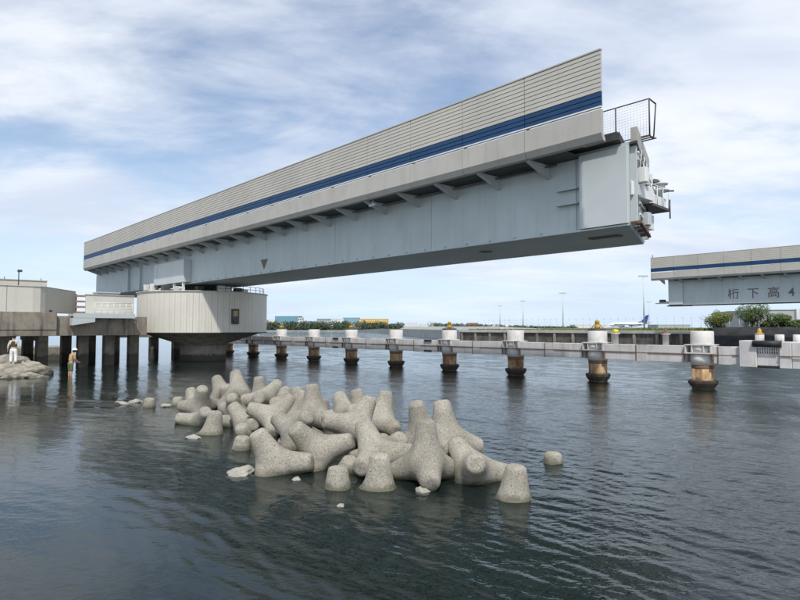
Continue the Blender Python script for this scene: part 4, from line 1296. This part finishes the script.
# ---------------------------------------------------------------- trees
def leaf_cloud(g, blobs, n, size, flat=0.0):
    """leaf sized quads spread through the volume of overlapping blobs (x, y, z, r)"""
    vs, fs = [], []
    tot = sum(b[3] ** 2 for b in blobs)
    for bx, by, bz, r in blobs:
        for _ in range(int(n * r * r / tot)):
            d = Vector((g.gauss(0, 1), g.gauss(0, 1), g.gauss(0, .8))).normalized() * r * g.uniform(.45, 1.05) ** .6
            c = Vector((bx, by, bz)) + d
            a = Vector((g.gauss(0, 1), g.gauss(0, 1), g.gauss(0, 1))).normalized()
            b = a.orthogonal().normalized(); s = size * g.uniform(.6, 1.3)
            k = len(vs)
            vs += [c - a * s * .9, c - b * s * .5, c + a * s * .9, c + b * s * .5]
            fs.append((k, k + 1, k + 2, k + 3))
    return vs, fs
def tree(label, loc, h, r, seed, m, n=2600, size=.11, bare=0):
    g = random.Random(seed)
    root = empty('tree', loc, 0, label, 'tree', 'trees on the sheeted bank')
    t = MB(); t.tube((0, 0, -.3), (.1, 0, h * .45), .13, .08)
    blobs = []
    for i in range(15):
        a = g.uniform(0, 6.28); d = r * g.uniform(.15, .72); z = h * g.uniform(.12, .82)
        p = (d * math.cos(a), d * math.sin(a), z)
        t.tube((.05, 0, h * .25), p, .05, .015, n=5)
        blobs.append((*p, r * g.uniform(.26, .46)))
    for i in range(bare):
        a = g.uniform(2.4, 3.9); q = Vector((math.cos(a), math.sin(a) * .6, g.uniform(.15, .8))).normalized()
        e = Vector((0, 0, h * .3)) + q * r * g.uniform(1.0, 1.5)
        t.tube((0, 0, h * .25), e, .04, .012, n=4)
        for k in range(6):
            f = Vector((0, 0, h * .3)).lerp(e, g.uniform(.4, 1))
            t.tube(f, f + Vector((g.uniform(-.6, .3), g.uniform(-.3, .3), g.uniform(.1, .6))), .014, .006, n=3)
    t.build('trunk', M_BARK, root)
    vs, fs = leaf_cloud(g, blobs, n, size)
    c = MB(); c.add(vs, fs); c.build('crown', m, root)
    return root
BANK_Z = 2.75
def onbank(px, n):
    # pixel column -> point on line n of the bridge frame
    d = px_ray(px, 327.5); N = Vector((-math.sin(BR), math.cos(BR), 0))
    t = (n + Vector((OX, OY, 0)).dot(N)) / d.dot(N)
    return Vector((d.x * t, d.y * t, 0))
for px, n, h, r, seed, m, lab, bare in [
    (719, 79.2, 3.3, 2.1, 3, M_LEAF_Y, 'yellowish green small tree with bare twigs at its left on the bank', 9),
    (752, 79.5, 4.5, 2.8, 4, M_LEAF, 'largest round green tree on the bank below the far bridge leaf', 0),
    (781, 80.0, 2.8, 1.9, 6, M_LEAF, 'dark green tree in front of the white building', 0),
    (797, 79.4, 1.7, 1.5, 7, M_LEAF, 'low bush at the right edge on the bank', 0),
    (768, 80.4, 1.7, 1.2, 8, M_LEAF_Y, 'low bush between the largest tree and the white building', 0)]:
    p = onbank(px, n); tree(lab, (p.x, p.y, BANK_Z - .3), h, r, seed, m, 5200, .13, bare)

# distant wood left of the middle: reads as one mass
g = random.Random(9)
vs, fs = [], []
for i in range(170):
    px = g.uniform(225, 400); D = g.uniform(455, 480)
    p = at_depth(px, D)
    h = g.uniform(5.6, 7.8) * (0.8 if px > 385 else 1)
    bl = [(p.x + g.uniform(-3, 3), p.y + g.uniform(-3, 3), 1.2 + h * g.uniform(-.1, .72), g.uniform(1.5, 2.6)) for _ in range(5)]
    a, b = leaf_cloud(g, bl, 130, .75)
    k = len(vs); vs += a; fs += [tuple(q + k for q in f) for f in b]
w = MB(); w.add(vs, fs); tag(w.build('distant_wood', M_LEAF_FAR), 'dark belt of distant trees along the far shore', 'wood', None, 'stuff')
vs, fs = [], []
for i in range(150):
    px = g.uniform(430, 575); D = g.uniform(640, 700)
    p = at_depth(px, D); f_ = max(.25, 1 - (px - 440) / 150)
    bl = [(p.x + g.uniform(-4, 4), p.y, 2.2 + g.uniform(.5, 4.5) * f_, g.uniform(1.5, 2.6) * (.5 + .5 * f_)) for _ in range(3)]
    a, b = leaf_cloud(g, bl, 60, .8)
    k = len(vs); vs += a; fs += [tuple(q + k for q in f) for f in b]
w = MB(); w.add(vs, fs); tag(w.build('distant_treeline', M_LEAF_FAR), 'low distant treeline behind the airport field', 'wood', None, 'stuff')
vs, fs = [], []
for i in range(2600):                       # rough grass on the shore edge
    s = g.uniform(-36, 15.5); n = WALL_N + .5 + g.uniform(0, 3.5); p = bw(s, n, 2.25)
    h = g.uniform(.15, .55) * (1.5 if 2 < s < 16 and g.random() < .5 else 1); a = g.uniform(0, 3.14); wv = Vector((math.cos(a), math.sin(a), 0)) * .22
    k = len(vs); vs += [p - wv, p + wv, p + wv * .4 + Vector((g.uniform(-.1, .1), 0, h)), p - wv * .4 + Vector((0, 0, h * .8))]; fs.append((k, k + 1, k + 2, k + 3))
w = MB(); w.add(vs, fs); tag(w.build('shore_grass', M_LEAF_Y), 'rough dry grass along the top of the sea wall', 'grass', None, 'stuff')

# ---------------------------------------------------------------- airport fence, light masts, building, aircraft
fe = empty('airport_fence', bw(0, WALL_N + 6), BR, 'thin grey security fence with angled post tops along the airport edge', 'fence')
pme = MB().tube((0, 0, 2.25), (0, 0, 4.55), .035, n=5).tube((0, 0, 4.55), (0, -.25, 4.85), .03, n=4).mesh('fence_post', M_STEEL)
for i in range(44): link('fence_post', pme, fe, (-36 + i * 1.5, 0, 0))
wr = MB()
for z in (2.5, 2.9, 3.3, 3.7, 4.1, 4.5): wr.tube((-36, 0, z), (30, 0, z), .008, n=3)
wr.build('fence_wire', M_STEEL, fe)
for px, top, base_h, lab in [(500, 306, 24, 'leftmost and shortest looking floodlight mast behind the airport field'), (523, 301, 24, 'second floodlight mast from the left'),
                       (563, 293, 25, 'third floodlight mast from the left, mid distance'), (644, 276, 26, 'tallest looking floodlight mast right beside the aircraft tail'),
                       (649, 302, 24, 'short looking floodlight mast just right of the tallest one')]:
    D = (base_h + 2.25 - 3) * 600 / (327.5 - top)
    p = at_depth(px, D, 2.25)
    m_ = empty('light_mast', p, 0, lab, 'light mast', 'floodlight masts')
    MB().tube((0, 0, 0), (0, 0, base_h - .4), .42, .22, n=8).build('mast_pole', M_STEEL, m_)
    MB().box(-2.3, 2.3, -.3, .3, base_h - .4, base_h - .05).build('lamp_bar', M_STEEL, m_)
    for k in range(5): MB().box(-2.2 + k * .95, -1.7 + k * .95, -.4, .2, base_h - .04, base_h + .35).build('floodlight', M_STEEL_L, m_)

M_APW = mat('aircraft_white', (.72, .73, .75), .35, .03, .2)
M_APB = mat('aircraft_blue', (.025, .045, .26), .35, .05, .2)
def aircraft():
    D = 560.0
    p = at_depth(648, D, 2.25)
    root = empty('aircraft', p, R(6), 'parked airliner with dark blue tail beyond the airport field', 'aircraft')
    # nose towards -x, tail at x = 0
    def ring_tube(name, secs, m, par=root, n=18):
        mb = MB(); vs = []; k = len(secs)
        for x, z, r_ in secs:
            vs += [(x, r_ * math.cos(2 * math.pi * i / n), z + r_ * math.sin(2 * math.pi * i / n)) for i in range(n)]
        fs = [(j * n + i, j * n + (i + 1) % n, (j + 1) * n + (i + 1) % n, (j + 1) * n + i) for j in range(k - 1) for i in range(n)]
        mb.add(vs, fs, True); return mb.build(name, m, par)
    ring_tube('fuselage', [(-38, 3.0, .1), (-37.2, 3.1, .9), (-35, 3.4, 1.6), (-32, 3.6, 1.88), (-12, 3.6, 1.88), (-6, 4.0, 1.3), (-1, 4.6, .55), (0.6, 4.8, .12)], M_APW)
    st = MB(); st.box(-34, -8, -1.905, 1.905, 3.3, 3.9); st.build('cheat_line', M_APB, root)
    t = MB(); t.add([(-8.5, -.14, 4.6), (-1.2, -.14, 4.9), (0.6, -.10, 12.3), (-1.6, -.10, 12.3), (-8.5, .14, 4.6), (-1.2, .14, 4.9), (0.6, .10, 12.3), (-1.6, .10, 12.3)],
                    [(0, 1, 2, 3), (7, 6, 5, 4), (0, 4, 5, 1), (1, 5, 6, 2), (2, 6, 7, 3), (3, 7, 4, 0)])
    t.build('tail_fin', M_APB, root)
    e = MB(); e.add([(-11, -.1, 5.2), (-8.4, -.1, 5.2), (-6.2, -.1, 7.3), (-11, .1, 5.2), (-8.4, .1, 5.2), (-6.2, .1, 7.3)], [(0, 1, 2), (5, 4, 3), (0, 3, 4, 1), (1, 4, 5, 2), (2, 5, 3, 0)])
    e.build('dorsal_fin', M_APB, root)
    for s in (-1, 1):
        wv = MB(); wv.add([(-24, s * 1.5, 2.6), (-17, s * 1.5, 2.6), (-13.5, s * 17, 4.0), (-15.4, s * 17, 4.0), (-24, s * 1.5, 3.0), (-17, s * 1.5, 2.8), (-13.5, s * 17, 4.1), (-15.4, s * 17, 4.15)],
                          [(0, 1, 2, 3), (7, 6, 5, 4), (0, 4, 5, 1), (1, 5, 6, 2), (2, 6, 7, 3), (3, 7, 4, 0)]); wv.build('wing', M_APW, root)
        sv = MB(); sv.add([(-4.2, s * .6, 5.0), (-.8, s * .6, 5.0), (.8, s * 7, 5.7), (-.8, s * 7, 5.7), (-4.2, s * .6, 5.15), (-.8, s * .6, 5.1), (.8, s * 7, 5.75), (-.8, s * 7, 5.78)],
                          [(0, 1, 2, 3), (7, 6, 5, 4), (0, 4, 5, 1), (1, 5, 6, 2), (2, 6, 7, 3), (3, 7, 4, 0)]); sv.build('tailplane', M_APW, root)
        en = ring_tube('engine', [(-25.5, 1.6, .75), (-24.5, 1.6, .95), (-21.5, 1.7, .8), (-20.6, 1.7, .5)], M_APW); en.location = (0, s * 5, 0)
        for x in (-17.5,): MB().tube((x, s * 2.6, 0), (x, s * 2.6, 2.7), .2, n=6).build('landing_leg', M_DARKSTEEL, root)
    MB().tube((-34, 0, 0), (-34, 0, 2.2), .15, n=6).build('landing_leg', M_DARKSTEEL, root)
aircraft()

def block(name, label, px0, px1, D, top, m, wm=None, rows=0, cols=0, roof=None, grp='distant buildings'):
    a, b = at_depth(px0, D), at_depth(px1, D)
    w = b.x - a.x; h = CAM_H + (327.5 - top) / 600 * D - 2.25
    root = empty(name, ((a.x + b.x) / 2, D, 2.25), 0, label, 'building', grp)
    MB().box(-w / 2, w / 2, 0, min(30, w), 0, h).build('wall', m, root)
    MB().box(-w / 2 - .2, w / 2 + .2, -.2, min(30, w) + .2, h + .003, h + .5).build('roof_edge', roof or m, root)
    if rows:
        cw, rh = w / cols, h / rows
        wme = MB().box(-cw * .3, cw * .3, -.12, -.003, -rh * .22, rh * .22).mesh('window', wm)
        for i in range(cols):
            for j in range(rows):
                link('window', wme, root, (-w / 2 + (i + .5) * cw, 0, (j + .55) * rh))
    return root
M_TEAL = mat('blue_green_cladding', (.13, .27, .36), .6, .08, .05)
M_TEAL2 = mat('steel_blue_cladding', (.20, .34, .45), .6, .06, .05)
M_BW = mat('white_building', (.60, .61, .62), .7, .05, .1)
M_BG = mat('grey_building', (.36, .38, .39), .7, .06, .1)
M_YB = mat('yellow_building', (.60, .36, .03), .6, .08, .1)
M_WIN = mat('dark_window', (.10, .12, .14), .25, .1, 1)
block('distant_building', 'white low building at the left end next to the pier drum', 262, 275, 760, 320, M_BW)
block('distant_building', 'long blue green building left of the distant white ones', 275, 299, 800, 316.5, M_TEAL, M_WIN, 0, 0, M_TEAL2)
block('distant_building', 'white and grey stepped building beside the blue green one', 298, 303, 770, 318, M_BW, M_WIN, 3, 3)
block('distant_building', 'low grey building right of the stepped white one', 304, 316, 720, 321.5, M_BG, M_WIN, 2, 6)
block('distant_building', 'grey apartment block with window grid in the distance', 317, 331, 760, 319, M_BG, M_WIN, 4, 9)
block('distant_building', 'white plain block left of the steel blue hall', 331, 344, 730, 319.2, M_BW)
block('distant_building', 'steel blue hall left of the yellow building', 343, 359, 780, 318, M_TEAL2)
block('distant_building', 'long yellow building with rows of windows', 359, 388, 760, 319.3, M_YB, mat('pale_window', (.55, .50, .40), .4), 3, 12)
block('distant_building', 'small white terminal block right of the yellow building', 404, 418, 1100, 323.5, M_BW)
block('distant_building', 'white flat terminal building behind the treeline', 420, 440, 1400, 324.5, M_BW)
block('distant_building', 'low red roofed building behind the treeline', 468, 478, 900, 323.2, mat('red_cladding', (.42, .12, .09), .7))
block('distant_building', 'flat white pier building left of the aircraft', 575, 607, 1000, 325.0, M_BW)
block('distant_building', 'flat grey canopy building right of the aircraft', 658, 690, 700, 325.0, M_BG)
# hangar behind the trees at right
hb = empty('hangar', at_depth(790, 190, 2.25), R(-8), 'grey and white hangar behind the trees at the right edge', 'building')
MB().box(-11.5, 0.5, -2, 30, 0, 6.2).build('grey_wing', M_BG, hb)
MB().box(0.503, 16, -3, 30, 0, 6.5).build('white_wing', M_BW, hb)
for i in range(8): MB().box(1.5 + i * 1.8, 1.6 + i * 1.8, -3.05, -3.003, 0, 6.45).build('panel_joint', M_BG, hb)
for i in range(6): MB().box(-11 + i * 1.9, -10.9 + i * 1.9, -2.05, -2.003, 0, 6.1).build('panel_joint', M_STEEL, hb)
MB().box(-11.7, 0.45, -2.2, 30.2, 6.203, 6.4).build('roof_edge', M_BG, hb)
